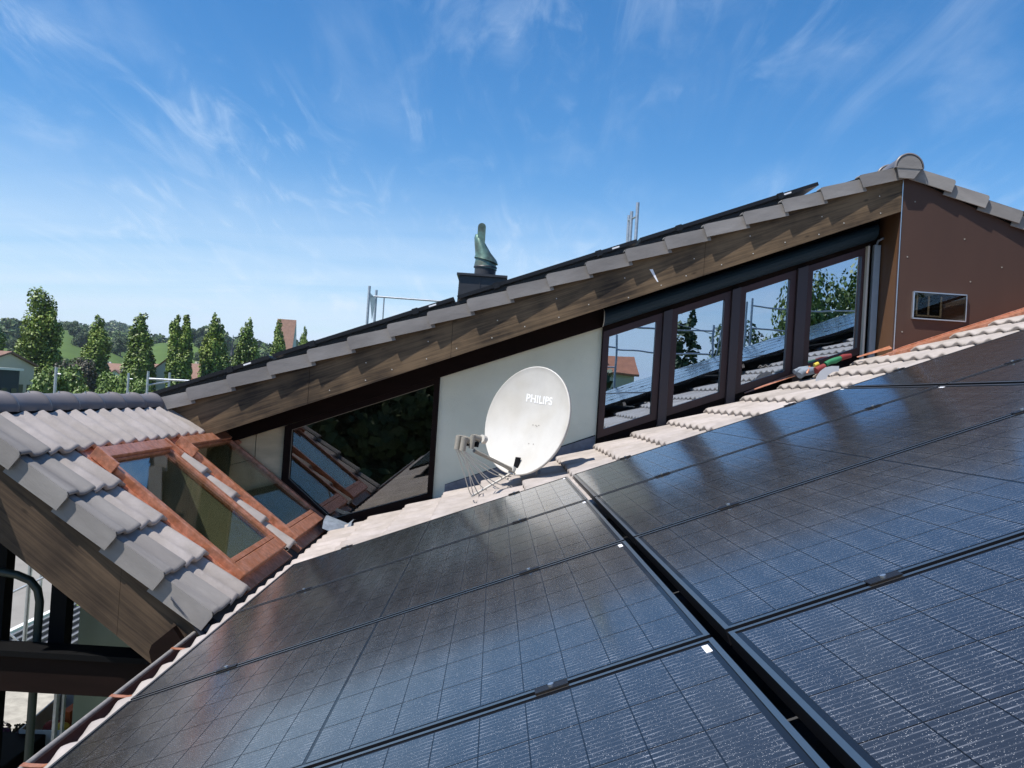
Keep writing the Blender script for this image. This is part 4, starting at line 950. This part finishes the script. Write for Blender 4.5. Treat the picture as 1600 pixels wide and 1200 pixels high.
s4_ = thing('scaffold', (-2.8, 13.4, GZ), 'scaffold frame with a thin guard rail rising behind the roof left of the chimney', 'scaffold')
tube_obj('standard', (-2.83, 13.27, GZ), (-2.815, 13.27, 2.253), 0.0242, s4_); tube_obj('standard', (-2.80, 13.95, GZ), (-2.79, 13.95, 2.27), 0.0242, s4_)
tube_obj('guard_rail', (-2.79, 13.67, 2.12), (-0.9, 13.67, 2.105), 0.017, s4_); tube_obj('rail_post', (-2.60, 13.67, 1.2), (-2.60, 13.67, 2.11), 0.012, s4_)
obj('gusset', MB().add([(-2.815, 13.28, 2.15), (-2.79, 13.94, 2.10), (-2.80, 13.7, 1.7)], [(0, 1, 2)]).add([(-2.812, 13.28, 2.15), (-2.787, 13.94, 2.10), (-2.797, 13.7, 1.7)], [(2, 1, 0)]), M['galv'], s4_)
s5_ = thing('scaffold', (1.36, 10.7, GZ), 'bundle of scaffold tube tops just above the upper roof, right of the chimney', 'scaffold')
tube_obj('standard', (1.36, 10.27, GZ), (1.365, 10.27, 3.33), 0.0242, s5_); tube_obj('standard', (1.345, 10.67, GZ), (1.345, 10.67, 3.29), 0.0242, s5_)
tube_obj('standard', (1.362, 11.07, GZ), (1.366, 11.07, 3.32), 0.0242, s5_); tube_obj('brace', (1.365, 10.3, 3.14), (1.362, 11.07, 3.24), 0.014, s5_)
# scaffold on the viewer's side, seen mirrored in the windows
s6_ = thing('scaffold', (3, -3.6, GZ), 'scaffold with curved guard rails mirrored in the narrow windows', 'scaffold')
for (x, y, zt2) in ((2.15, -3.4, 2.0), (4.30, -3.4, 2.35), (5.10, -3.3, 3.0), (5.16, -3.9, 3.0), (5.22, -4.4, 3.0), (7.6, -3.4, 3.3)):
    tube_obj('standard', (x, y, GZ), (x, y, zt2), 0.0242, s6_)
for (z, xa, xb) in ((1.72, -1.8, 2.15), (1.25, -1.8, 2.15), (2.2, 2.15, 4.3), (1.70, 2.15, 4.3), (2.85, 5.1, 7.6), (2.35, 5.1, 7.6)):
    obj('guard_rail', MB().tube([(xa, -3.4, z), ((xa + xb) / 2, -3.42, z - 0.03), (xb, -3.4, z + 0.02)], 0.019, 8), M['galv'], s6_)
obj('brace', MB().tube([(2.2, -3.4, 2.6), (4.3, -3.4, 2.15)], 0.008, 6), M['galv'], s6_)
obj('brace', MB().tube([(4.35, -3.4, 1.5), (4.6, -3.4, 3.0)], 0.015, 6), M['galv'], s6_)

# ---------------------------------------------------------------- BELOW THE LEFT ROOF: terrace seen between fascia and gutter
ter = thing('lower_terrace', (-3, 4.5, -3), 'shaded terrace bay with dark beam and grey green wall below the left roof', 'terrace')
obj('cross_beam', MB().box((-4.6, 3.50, -1.515), (-2.12, 3.66, -1.297)), M['darkwood'], ter)
obj('beam_cap', MB().box((-4.6, 3.47, -1.296), (-2.12, 3.67, -1.262)), M['black'], ter)
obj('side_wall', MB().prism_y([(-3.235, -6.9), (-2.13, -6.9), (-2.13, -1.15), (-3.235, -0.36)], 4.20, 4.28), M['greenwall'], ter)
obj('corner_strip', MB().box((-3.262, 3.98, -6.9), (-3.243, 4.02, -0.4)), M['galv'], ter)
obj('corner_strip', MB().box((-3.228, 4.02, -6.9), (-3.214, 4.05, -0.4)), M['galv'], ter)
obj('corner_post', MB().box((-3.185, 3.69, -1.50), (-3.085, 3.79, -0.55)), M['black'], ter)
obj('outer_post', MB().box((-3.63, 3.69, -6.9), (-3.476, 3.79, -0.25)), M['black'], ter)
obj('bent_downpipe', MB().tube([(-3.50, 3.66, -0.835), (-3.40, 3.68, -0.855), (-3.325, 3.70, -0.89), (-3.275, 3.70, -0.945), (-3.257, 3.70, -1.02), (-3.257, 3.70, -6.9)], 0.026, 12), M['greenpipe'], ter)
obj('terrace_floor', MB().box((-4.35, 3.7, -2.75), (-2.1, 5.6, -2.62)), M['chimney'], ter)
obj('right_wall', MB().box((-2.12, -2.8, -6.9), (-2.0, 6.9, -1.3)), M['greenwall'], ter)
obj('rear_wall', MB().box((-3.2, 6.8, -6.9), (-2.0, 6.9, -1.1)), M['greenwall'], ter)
bx = thing('storage_box', (-3.6, 4.9, -2.62), 'frosted plastic storage box of toys behind the gutter, bottom left', 'box')
q = MB()
q.obox((-3.60, 4.86, -2.32), ((1, 0.1, 0), (-0.1, 1, 0), (0, 0, 1)), (0.17, 0.36, 0.004))
for sgn in (-1, 1):
    q.obox((-3.60 + sgn * 0.17, 4.86 + sgn * 0.017, -2.24), ((1, 0.1, 0), (-0.1, 1, 0), (0, 0, 1)), (0.006, 0.36, 0.085)); q.obox((-3.60 - sgn * 0.036, 4.86 + sgn * 0.36, -2.24), ((1, 0.1, 0), (-0.1, 1, 0), (0, 0, 1)), (0.17, 0.006, 0.085))
obj('box_shell', q, M['clear_box'], bx)
def ball(c, r, m, name, label, cat):
    q = MB(); q.loft([[(c[0] + r * math.sin(t) * math.cos(a), c[1] + r * math.sin(t) * math.sin(a), c[2] + r * math.cos(t) * 0.8) for a in np.linspace(0, 2 * math.pi, 13)[:-1]] for t in np.linspace(0.02, 3.12, 9)]); tag(obj(name, q, m), label, cat)
ball((-3.60, 4.70, -2.22), 0.075, M['red'], 'toy', 'dark red toy at the front of the storage box', 'toy')
ball((-3.52, 4.66, -2.21), 0.065, M['yellow'], 'toy', 'yellow ball shaped toy in the storage box', 'toy')
q = MB(); q.obox((-3.50, 4.95, -2.15), ((0.4, 1, 0.3), (1, -0.4, 0), (0, -0.3, 1)), (0.16, 0.035, 0.07)); tag(obj('toy_shovel', q, M['orange']), 'orange toy standing upright in the storage box', 'toy')
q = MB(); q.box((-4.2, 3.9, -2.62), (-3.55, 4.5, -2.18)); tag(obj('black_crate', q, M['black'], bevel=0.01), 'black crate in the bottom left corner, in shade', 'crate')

# ---------------------------------------------------------------- FOLIAGE
def leaf_cloud(name, m, centers, radii, n, size, seed, flat=0.8):
    """leaf-sized quads filled through overlapping clumps"""
    g = np.random.default_rng(seed); C_ = np.array(centers, float); R_s = np.array(radii, float)
    wgt = np.prod(R_s, axis=1) ** (2 / 3); idx = g.choice(len(C_), n, p=wgt / wgt.sum())
    d = g.normal(size=(n, 3)); d /= np.linalg.norm(d, axis=1)[:, None]
    rr = (0.55 + 0.5 * g.random(n) ** 0.6)[:, None]
    P = C_[idx] + d * R_s[idx] * rr
    nrm = d * 0.9 + g.normal(size=(n, 3)) * 0.55 + np.array([0, 0, 0.25]); nrm /= np.linalg.norm(nrm, axis=1)[:, None]
    t = np.cross(nrm, g.normal(size=(n, 3))); t /= np.linalg.norm(t, axis=1)[:, None]; b = np.cross(nrm, t)
    s = (size * (0.6 + 0.8 * g.random(n)))[:, None]
    q = np.stack([P - t * s * 0.5, P - b * s * flat * 0.5, P + t * s * 0.5, P + b * s * flat * 0.5], 1).reshape(-1, 3)
    me = bpy.data.meshes.new(name); me.vertices.add(len(q)); me.vertices.foreach_set('co', q.ravel())
    me.loops.add(len(q)); me.loops.foreach_set('vertex_index', np.arange(len(q))); me.polygons.add(n)
    me.polygons.foreach_set('loop_start', np.arange(0, len(q), 4)); me.polygons.foreach_set('loop_total', np.full(n, 4)); me.update(); me.validate()
    me.materials.append(m); return me
def poplar_mesh(seed, H, W, tops, n=15000, size=0.42):
    g = np.random.default_rng(seed); cs, rs_ = [], []
    for (ox, hh, ww) in tops:
        k = 26
        for i in range(k):
            t = (i + 0.5) / k; z = 1.0 + t * (hh - 1.6)
            prof = (0.95 + 0.5 * t) if t < 0.3 else (1.1 - ((t - 0.3) / 0.7) ** 4.5 * 0.74)
            rad_ = ww * prof
            for j in range(3):
                a = g.random() * 6.28; q = rad_ * (0.25 + 0.55 * g.random())
                cs.append((ox + q * math.cos(a), q * math.sin(a), z + g.normal() * 0.35)); r0 = rad_ * (0.36 + 0.2 * g.random())
                rs_.append((r0, r0, r0 * 1.9))
    return leaf_cloud('poplar_crown', M['leaf_pop'], cs, rs_, n, size, seed)
trunk_me = MB().tube([(0, 0, 0), (0, 0, 1)], 1, 8, radii=[0.35, 0.06]).mesh('trunk', M['bark'])
def place_tree(name, x, y, z0, mesh, sx, sz, rot, label, cat='tree', group=None, th=None):
    t = thing(name, (x, y, z0), label, cat, group)
    inst('crown', mesh, Matrix.Translation((x, y, z0)) @ Matrix.Rotation(rot, 4, 'Z') @ Matrix.Diagonal((sx, sx, sz, 1)), t)
    if th: inst('trunk', trunk_me, Matrix.Translation((x, y, z0 - 0.3)) @ Matrix.Diagonal((sx, sx, th, 1)), t)
    return t
PA = poplar_mesh(1, 19.6, 3.3, [(-0.2, 19.8, 2.5), (1.4, 17.5, 1.7), (-1.9, 12.5, 1.8), (0.3, 9, 3.4)], n=50000, size=0.40)
PB = poplar_mesh(2, 18, 2.4, [(0, 18.3, 1.9), (-0.8, 13, 1.8), (0.6, 10, 2.0)], n=32000, size=0.46)
PC = poplar_mesh(3, 20, 2.3, [(-0.9, 19.6, 1.4), (0.95, 20.0, 1.4), (0.1, 13, 2.1)], n=33000, size=0.45)
PD = poplar_mesh(4, 19, 2.6, [(0.1, 20.0, 1.7), (1.5, 15.5, 1.4), (-1.5, 16.0, 1.3), (0, 11, 2.2)], n=32000, size=0.46)
grp = 'row of poplars beyond the left ridge'
place_tree('poplar_tree', -70.9, 130, GZ, PA, 1.0, 0.99, 0.0, 'tallest and widest poplar at the left, behind the scaffold tube', group=grp, th=17)
place_tree('poplar_tree', -78.4, 165, GZ, PB, 1.05, 0.98, 0.4, 'second poplar from the left, slim, above the light green bushes', group=grp, th=15)
place_tree('poplar_tree', -70.1, 165, GZ, PB, 1.22, 1.03, 2.4, 'third poplar from the left, pointed, with a square dark crown', group=grp, th=15)
place_tree('poplar_tree', -62.4, 165, GZ, PC, 1.0, 1.01, 0.15, 'poplar with two separate tips, fourth in the row', group=grp, th=16)
place_tree('poplar_tree', -57.4, 170, GZ, PD, 1.02, 1.02, 0.0, 'fifth poplar with a short side shoulder on its left', group=grp, th=16)
place_tree('poplar_tree', -53.9, 180, GZ, PD, 0.98, 1.03, 3.0, 'rounded sixth poplar left of the church gable tower', group=grp, th=16)
place_tree('poplar_tree', -52.5, 200, GZ, PB, 0.85, 1.20, 1.2, 'small poplar standing in front of the church gable tower', group=grp, th=18)
place_tree('poplar_tree', -53.2, 230, GZ, PB, 0.56, 1.24, 0.2, 'small slim poplar tip right of the church gable tower', group=grp, th=18)
place_tree('poplar_tree', -56.2, 240, GZ, PB, 0.5, 1.16, 2.2, 'lowest poplar tip, between church tower and the last poplar', group=grp, th=17)
place_tree('poplar_tree', -90.4, 150, GZ, PB, 1.1, 0.90, 1.0, 'poplar cut by the left picture edge', group=grp, th=14)
def bush_mesh(name, m, seed, r=2.5, h=4.5, n=6000, size=0.35, k=22, z0=0.2):
    g = np.random.default_rng(seed); cs, rs_ = [], []
    for i in range(k):
        a = g.random() * 6.28; q = r * math.sqrt(g.random()) * 0.8; z = z0 * h + (1 - z0) * h * g.random() * math.sqrt(max(0.1, 1 - (q / r) ** 2)) * 0.85
        cs.append((q * math.cos(a), q * math.sin(a), z)); r0 = r * (0.26 + 0.18 * g.random()); rs_.append((r0, r0, r0 * 0.9))
    return leaf_cloud(name, m, cs, rs_, n, size, seed)
B1 = bush_mesh('bush_crown', M['leaf_light'], 11, 4.2, 6.5, 12000, 0.30, z0=0.1); B2 = bush_mesh('round_crown', M['leaf_mid'], 12, 4, 8, 9000, 0.42); B3 = bush_mesh('dark_crown', M['leaf_dark'], 13, 4, 9, 9000, 0.42)
B4 = bush_mesh('bronze_crown', M['leaf_red'], 14, 3.2, 6.5, 7000, 0.3)
place_tree('bush', -46.5, 90, GZ, B1, 0.95, 1.28, 0, 'light green bushy tree right of the tallest poplar', 'bush')
place_tree('bush', -40.8, 88, GZ, B1, 0.78, 1.22, 2, 'yellow green bush below the second poplar', 'bush')
place_tree('bush', -42.4, 100, GZ, B1, 0.80, 1.12, 4, 'low light green bush left of the third poplar foot', 'bush')
place_tree('bush', -59.8, 120, GZ, B4, 1.1, 1.42, 1, 'bronze brown bush between the first two poplars', 'bush')
place_tree('bush', -53.0, 118, GZ, B2, 0.8, 0.75, 1, 'green bush between third and fourth poplar', 'bush')
place_tree('bush', -33.5, 88, GZ, B2, 0.9, 0.60, 2, 'green bush behind the white scaffold frame', 'bush')
# individual trees on the slopes
def hz_(x, y): return float(hill_h(np.array([float(x)]), np.array([float(y)]))[0])
gs = np.random.default_rng(5)
def at_px(px, D): 
    return -0.48 + (px - 774) / 1328.0 * D, D - 1.73
for i, (px, D, sc_, msh, lb) in enumerate([(31, 560, 1.6, B3, 'dark round tree low on the meadow at the far left'), (16, 640, 1.8, B3, 'dark tree near the left edge, below the wooded crest'), (122, 700, 1.7, B3, 'dark round tree on the meadow between first and second poplar'), (134, 640, 1.9, B3, 'wide dark tree on the meadow left of the second poplar'),
    (190, 620, 2.1, B3, 'large dark tree on the meadow right of the second poplar'), (196, 700, 1.6, B3, 'dark tree just above the larger one on the meadow'), (112, 430, 1.6, B2, 'green tree in the village edge behind the first poplar'), (307, 760, 2.2, B3, 'dark tree on the skyline between fourth and fifth poplar'), (318, 700, 1.7, B3, 'smaller dark tree left of the fifth poplar'), (312, 600, 1.0, B3, 'small tree alone on the meadow left of the fifth poplar'),
    (418, 520, 1.9, B3, 'dark tree low between sixth poplar and the church tower'), (410, 560, 2.0, B2, 'green tree behind the sixth poplar'), (360, 640, 1.6, B3, 'tree behind the onion spire'), (113, 820, 1.8, B2, 'conifer like tree on the skyline right of the first poplar')]):
    x, y = at_px(px, D); place_tree('slope_tree', x, y, hz_(x, y) - 1, msh, sc_, sc_ * 0.95, i * 1.3, lb, th=5)
# woodland on the crest and the far hill: continuous canopy, nobody could count it
def forest(name, regions, seed, size, m, label):
    g = np.random.default_rng(seed); cs, rs_ = [], []
    for (a0, a1, r0, r1, nn, cr_) in regions:
        a = np.radians(g.uniform(a0, a1, nn)); r = g.uniform(r0, r1, nn); x = r * np.sin(a); y = r * np.cos(a); z = hill_h(x, y)
        for i in range(nn):
            q = cr_ * (0.7 + 0.6 * g.random()); cs.append((x[i], y[i], z[i] + q * 0.9)); rs_.append((q, q, q * 1.15))
    me = leaf_cloud(name, m, cs, rs_, 230 * len(cs) if len(cs) < 400 else 150 * len(cs), size, seed)
    o = bpy.data.objects.new(name, me); COL.objects.link(o); tag(o, label, 'forest', None, 'stuff'); return o
forest('crest_forest', [(-33, -27.6, 860, 1000, 120, 6.5), (-28, -24, 980, 1150, 110, 5.5), (-24, -14, 960, 1150, 200, 5.5), (-31.5, -29.5, 700, 860, 40, 5.0), (-19, -12, 800, 960, 60, 6.5)], 21, 3.6, M['leaf_mid'], 'green woodland along the crest behind the poplars')
forest('hill_forest', [(-30, -13, 1500, 2350, 1700, 10.5)], 22, 5.0, M['leaf_mid'], 'bluish wooded hill on the skyline')
forest('village_green', [(-31, -14, 330, 520, 90, 3.6)], 23, 1.3, M['leaf_mid'], 'garden trees scattered among the village houses')
# trees on the viewer's side, mirrored in the windows
def conifer_mesh(seed):
    g = np.random.default_rng(seed); cs, rs_ = [], []
    for i in range(26):
        t = i / 26; z = 1.5 + t * 10.5; r = 2.1 * (1 - t) + 0.15
        for j in range(4):
            a = g.random() * 6.28; cs.append((r * 0.65 * math.cos(a), r * 0.65 * math.sin(a), z)); rs_.append((r * 0.42, r * 0.42, 0.32))
    return leaf_cloud('conifer_crown', M['leaf_dark'], cs, rs_, 9000, 0.22, seed)
CF = conifer_mesh(31); B5 = bush_mesh('near_crown', M['leaf_mid'], 32, 3.2, 9, 24000, 0.15, k=30, z0=0.3); B6 = bush_mesh('near_crown_light', M['leaf_light'], 33, 3.0, 9, 24000, 0.14, k=28, z0=0.3)
place_tree('conifer_tree', 8.3, -24.5, GZ, CF, 1.25, 1.04, 0, 'dark conifer mirrored in the second narrow window', th=9)
place_tree('garden_tree', 10.2, -24.0, GZ, B5, 1.25, 1.42, 0, 'green tree mirrored beside the conifer in the second window', th=6)
place_tree('garden_tree', 7.2, -20.0, GZ, B5, 0.9, 0.98, 3, 'green tree mirrored left of the conifer', th=6)
place_tree('garden_tree', 10.6, -13.5, GZ, B6, 0.80, 1.42, 1, 'light green tree mirrored in the third window', th=6)
place_tree('garden_tree', 9.3, -13.0, GZ, B6, 0.66, 1.38, 5, 'smaller light green tree mirrored in the third window', th=6)
place_tree('garden_tree', 12.6, -13.5, GZ, B6, 0.95, 1.50, 2, 'light green treetop mirrored in the last window', th=6)
place_tree('garden_tree', 4.4, -56, GZ, B5, 1.5, 1.02, 3, 'tree mirrored low in the first narrow window', th=6)
place_tree('garden_tree', 15, -40, GZ, B5, 1.8, 1.15, 5, 'broad tree mirrored behind the conifer', th=6)
for i in range(6):
    place_tree('garden_tree', -16 + i * 3.1, -26 - (i % 3) * 4, GZ, (B5, B3)[i % 2], 1.0 + 0.12 * i, 1.25 + 0.06 * (i % 3), i, '%s dense tree in the foliage mirrored by the large dark window' % ('leftmost', 'second', 'third', 'fourth', 'fifth', 'rightmost')[i], group='dense trees mirrored in the large dark window', th=6)

# ---------------------------------------------------------------- HOUSES
def house(name, cx, cy, z0, w_, d_, h_, rh, rot, wm, rm, label, nwin=3, flat=False, cat='house', over=0.4):
    t = thing(name, (cx, cy, z0), label, cat); R3 = Matrix.Translation((cx, cy, z0)) @ Matrix.Rotation(rot, 4, 'Z')
    inst('wall', MB().prism_y([(-w_ / 2, 0), (w_ / 2, 0), (w_ / 2, h_)] + ([] if flat else [(0, h_ + rh)]) + [(-w_ / 2, h_)], -d_ / 2, d_ / 2).mesh('wall', wm), R3, t)
    if flat: inst('roof', MB().box((-w_ / 2 - .3, -d_ / 2 - .3, h_), (w_ / 2 + .3, d_ / 2 + .3, h_ + rh)).mesh('roof', rm), R3, t)
    else:
        k = over; sl_ = rh / (w_ / 2)
        inst('roof', MB().prism_y([(-w_ / 2 - k, h_ - k * sl_ + .05), (0, h_ + rh + 0.05), (w_ / 2 + k, h_ - k * sl_ + .05), (w_ / 2 + k, h_ - k * sl_ + .3), (0, h_ + rh + .3), (-w_ / 2 - k, h_ - k * sl_ + .3)], -d_ / 2 - k, d_ / 2 + k).mesh('roof', rm), R3, t)
        inst('chimney_stack', MB().box((w_ * 0.12, d_ * 0.1, h_ + rh * 0.5), (w_ * 0.12 + 0.7, d_ * 0.1 + 0.7, h_ + rh + 0.9)).mesh('chimney_stack', wm), R3, t)
    wme = MB().box((-0.5, -0.03, -0.65), (0.5, 0.03, 0.65)).mesh('window', M['pane_dark'])
    for fl_ in range(max(1, int(h_ // 2.7))):
        for i in range(nwin):
            for (px, py, rz) in (((i + .5) / nwin * w_ - w_ / 2, -d_ / 2 - 0.02, 0), (w_ / 2 + 0.02, (i + .5) / nwin * d_ - d_ / 2, math.pi / 2), (-w_ / 2 - 0.02, (i + .5) / nwin * d_ - d_ / 2, math.pi / 2)):
                inst('window', wme, R3 @ Matrix.Translation((px, py, 1.5 + fl_ * 2.7)) @ Matrix.Rotation(rz, 4, 'Z'), t)
    return t
def hp(px, D): x, y = at_px(px, D); return x, y
x, y = hp(14, 112); house('apartment_house', x - 15.2, y + 8, GZ, 11, 24, 7.5, 1.6, rad(84), M['wall_cream'], M['roof_brown'], 'long beige house with a low brown roof at the left edge', 6)
x, y = hp(10, 92); t_ = house('flat_roof_building', x - 9.3, y + 4, GZ, 13, 9, 6.9, 0.25, rad(-4), M['shutter'], M['wall_white'], 'dark glazed building with a flat pale roof at the left edge', 5, flat=True)
specs = [(172, 250, 10, 14, 5.6, 4.0, 70, 'wall_cream', 'roof_brown', 'village house with a broad brown roof between second and third poplar'),
 (186, 215, 9, 11, 4.2, 3.6, 20, 'wall_white', 'roof_brown', 'village house with brown roof directly left of the third poplar foot'),
 (128, 330, 8, 9, 7.0, 3.2, 15, 'wall_blue', 'roof_brown', 'small blue grey gabled house left of the second poplar'),
 (176, 380, 12, 9, 7.4, 3.6, 80, 'wall_white', 'roof_brown', 'white house high in the village with dark roof'),
 (192, 350, 9, 9, 7.0, 3.4, 35, 'wall_cream', 'roof_orange', 'village house with a reddish roof near the third poplar'),
 (268, 175, 10, 12, 6.0, 4.6, 15, 'wall_white', 'roof_orange', 'white gabled house with an orange roof left of the fourth poplar'),
 (312, 230, 12, 14, 5.8, 5.0, 80, 'wall_cream', 'roof_brown', 'house with a large brown roof between fourth and fifth poplar'),
 (256, 300, 10, 10, 7.5, 3.5, 60, 'wall_white', 'roof_brown', 'pale house further back left of the fourth poplar'),
 (205, 300, 9, 10, 6.4, 3.4, 40, 'wall_cream', 'roof_brown', 'brown roofed house hidden behind the third poplar'),
 (372, 300, 10, 12, 6.8, 4.2, 70, 'wall_cream', 'roof_brown', 'brown roofed house between fifth and sixth poplar')]
for (px, D, w_, d_, h_, rh, rot, wm, rm, lb) in specs:
    x, y = hp(px, D); house('village_house', x, y, GZ, w_, d_, h_, rh, rad(rot), M[wm], M[rm], lb, 3)
# church gable tower and onion spire
tw = thing('church_tower', (-65.2, 262, GZ), 'church tower with a steep brown saddle roof and pale gable', 'church tower')
R3 = Matrix.Translation((-66.2, 262, GZ)) @ Matrix.Rotation(rad(-84), 4, 'Z')
inst('wall', MB().prism_y([(-7, 0), (7, 0), (7, 13.6), (0, 26.5), (-7, 13.6)], -2.75, 2.75).mesh('tower_wall', M['wall_blue']), R3, tw)
inst('roof', MB().prism_y([(-7.3, 13.0), (0, 26.6), (7.3, 13.0), (7.3, 13.6), (0, 27.1), (-7.3, 13.6)][::-1], -2.9, 2.77).mesh('tower_roof', M['roof_brown']), R3, tw)
inst('louvre_window', MB().box((-0.45, 2.75, 20.6), (0.45, 2.80, 22.2)).mesh('louvre', M['pane_dark']), R3, tw)
sp = thing('onion_spire', (-94.2, 300, GZ), 'thin needle spire with a small onion dome right of the fifth poplar', 'church spire')
q = MB(); q.loft([[(-94.2 + r * math.cos(a), 300 + r * math.sin(a), z) for a in np.linspace(0, 2 * math.pi, 13)[:-1]] for (r, z) in ((2.0, GZ), (2.0, 4.6), (2.4, 5.2), (2.5, 6.2), (1.6, 7.2), (0.9, 7.8), (1.1, 8.5), (0.7, 9.5), (0.25, 11.0), (0.12, 15.8), (0.03, 16.3))]); obj('dome', q, M['chimney'], sp)
# red-roofed building and dark ridge behind the viewer (mirrored in the first window)
house('red_roof_house', 11.0, -76, GZ, 6, 6, 10.6, 1.8, rad(90), M['wall_cream'], M['roof_orange'], 'house with a red roof mirrored in the first narrow window', 3)
house('dark_roof_house', 5.5, -34, GZ, 10, 12, 4.6, 3.2, rad(90), M['wall_cream'], M['roof_brown'], 'dark roofed neighbour house mirrored low in the first window', 3)
# lean-to canopy with ribs and the hedges down in the street
cp = thing('canopy_roof', (-5.2, 8.5, -3), 'grey ribbed canopy roof below the left gable, seen past the dark pipe', 'canopy')
obj('canopy_sheet', MB().box((-6.45, 8.0, -3.06), (-4.3, 10.9, -3.0)), M['chimney'], cp)
for i in range(15):
    x_ = -6.44 + i * 0.14; inst('roof_rib', MB().box((0, 0, 0), (0.04, 2.88, 0.035)).mesh('roof_rib', mat('grey ribbed sheet', (0.13, 0.135, 0.14), rough=0.6)) if i == 0 else bpy.data.meshes['roof_rib'], Matrix.Translation((x_, 8.01, -3.0)), cp)
obj('snow_guard', MB().tube([(-6.4, 8.72, -2.95), (-4.6, 8.8, -2.95)], 0.012, 6), M['wall_cream'], cp)
st_ = thing('scaffold', (-5.59, 8.2, GZ), 'scaffold upright with a sloping rail seen below the left fascia', 'scaffold')
tube_obj('standard', (-5.60, 8.0, -2.95), (-5.585, 8.0, -1.2), 0.0242, st_); tube_obj('guard_rail', (-6.4, 8.0, -2.45), (-5.2, 8.0, -1.78), 0.012, st_); tube_obj('brace', (-6.2, 8.0, -2.2), (-5.65, 8.0, -2.66), 0.014, st_)
HB = bush_mesh('hedge_crown', M['leaf_light'], 41, 1.6, 2.4, 7000, 0.13, k=18, z0=0.1)
place_tree('street_hedge', -21.6, 35.2, GZ, HB, 1.5, 1.5, 0, 'sunlit green hedge beyond the street under the fascia', 'hedge')
place_tree('street_hedge', -18.0, 36.8, GZ, HB, 1.6, 1.4, 1, 'second sunlit hedge beside the first, right of the pipe bend', 'hedge')
place_tree('street_bush', -11.6, 25.5, GZ, HB, 0.55, 0.45, 2, 'small bush at the kerb right of the dark pipe', 'bush')
place_tree('flower_planter', -3.97, 4.72, -2.62, bush_mesh('flower_crown', mat('magenta and dark leaves', (0.05, 0.06, 0.03), var=0.4, scale=9, col2=(0.25, 0.04, 0.16)), 42, 0.22, 0.46, 1500, 0.035, k=14, z0=0.3), 1, 1, 0, 'dark planter with magenta flowers in the shaded corner', 'plant')
# house body below the main roof
hbod = thing('house_body', (3, 2, GZ), 'plain rendered lower walls carrying the solar roof', 'house')
obj('wall', MB().prism_y([(-1.95, GZ), (11.5, GZ), (11.5, 0.2), (rx, rz - 0.3), (-1.95, zt_(-1.95) - 0.3)], -2.6, 6.5), M['plaster'], hbod)
ubod = thing('rear_house_body', (0, 9, GZ), 'rendered rear part of the house under the upper roof', 'house')
obj('wall', MB().prism_y([(-4.0, GZ), (9.0, GZ), (9.0, zR(9) - 0.4), (XR, ZR_ - 0.3), (-4.0, zU(-4) - 0.3)], 8.2, 11.8), M['plaster'], ubod)
print('tiles', cnt)

# ---------------------------------------------------------------- AIR
hm = bpy.data.materials.new('haze air'); hm.use_nodes = True; n_ = hm.node_tree.nodes; n_.clear()
ho = n_.new('ShaderNodeOutputMaterial'); pv = n_.new('ShaderNodeVolumePrincipled'); pv.inputs['Color'].default_value = (0.72, 0.83, 1.0, 1)
pv.inputs['Density'].default_value = 0.00009; pv.inputs['Anisotropy'].default_value = 0.2
hm.node_tree.links.new(pv.outputs[0], ho.inputs['Volume'])
tag(obj('haze', MB().box((-5400, -5400, -9), (5400, 5400, 200)), hm), 'thin pale blue summer haze over the valley', 'haze', kind='stuff')
sc.cycles.volume_bounces = 0
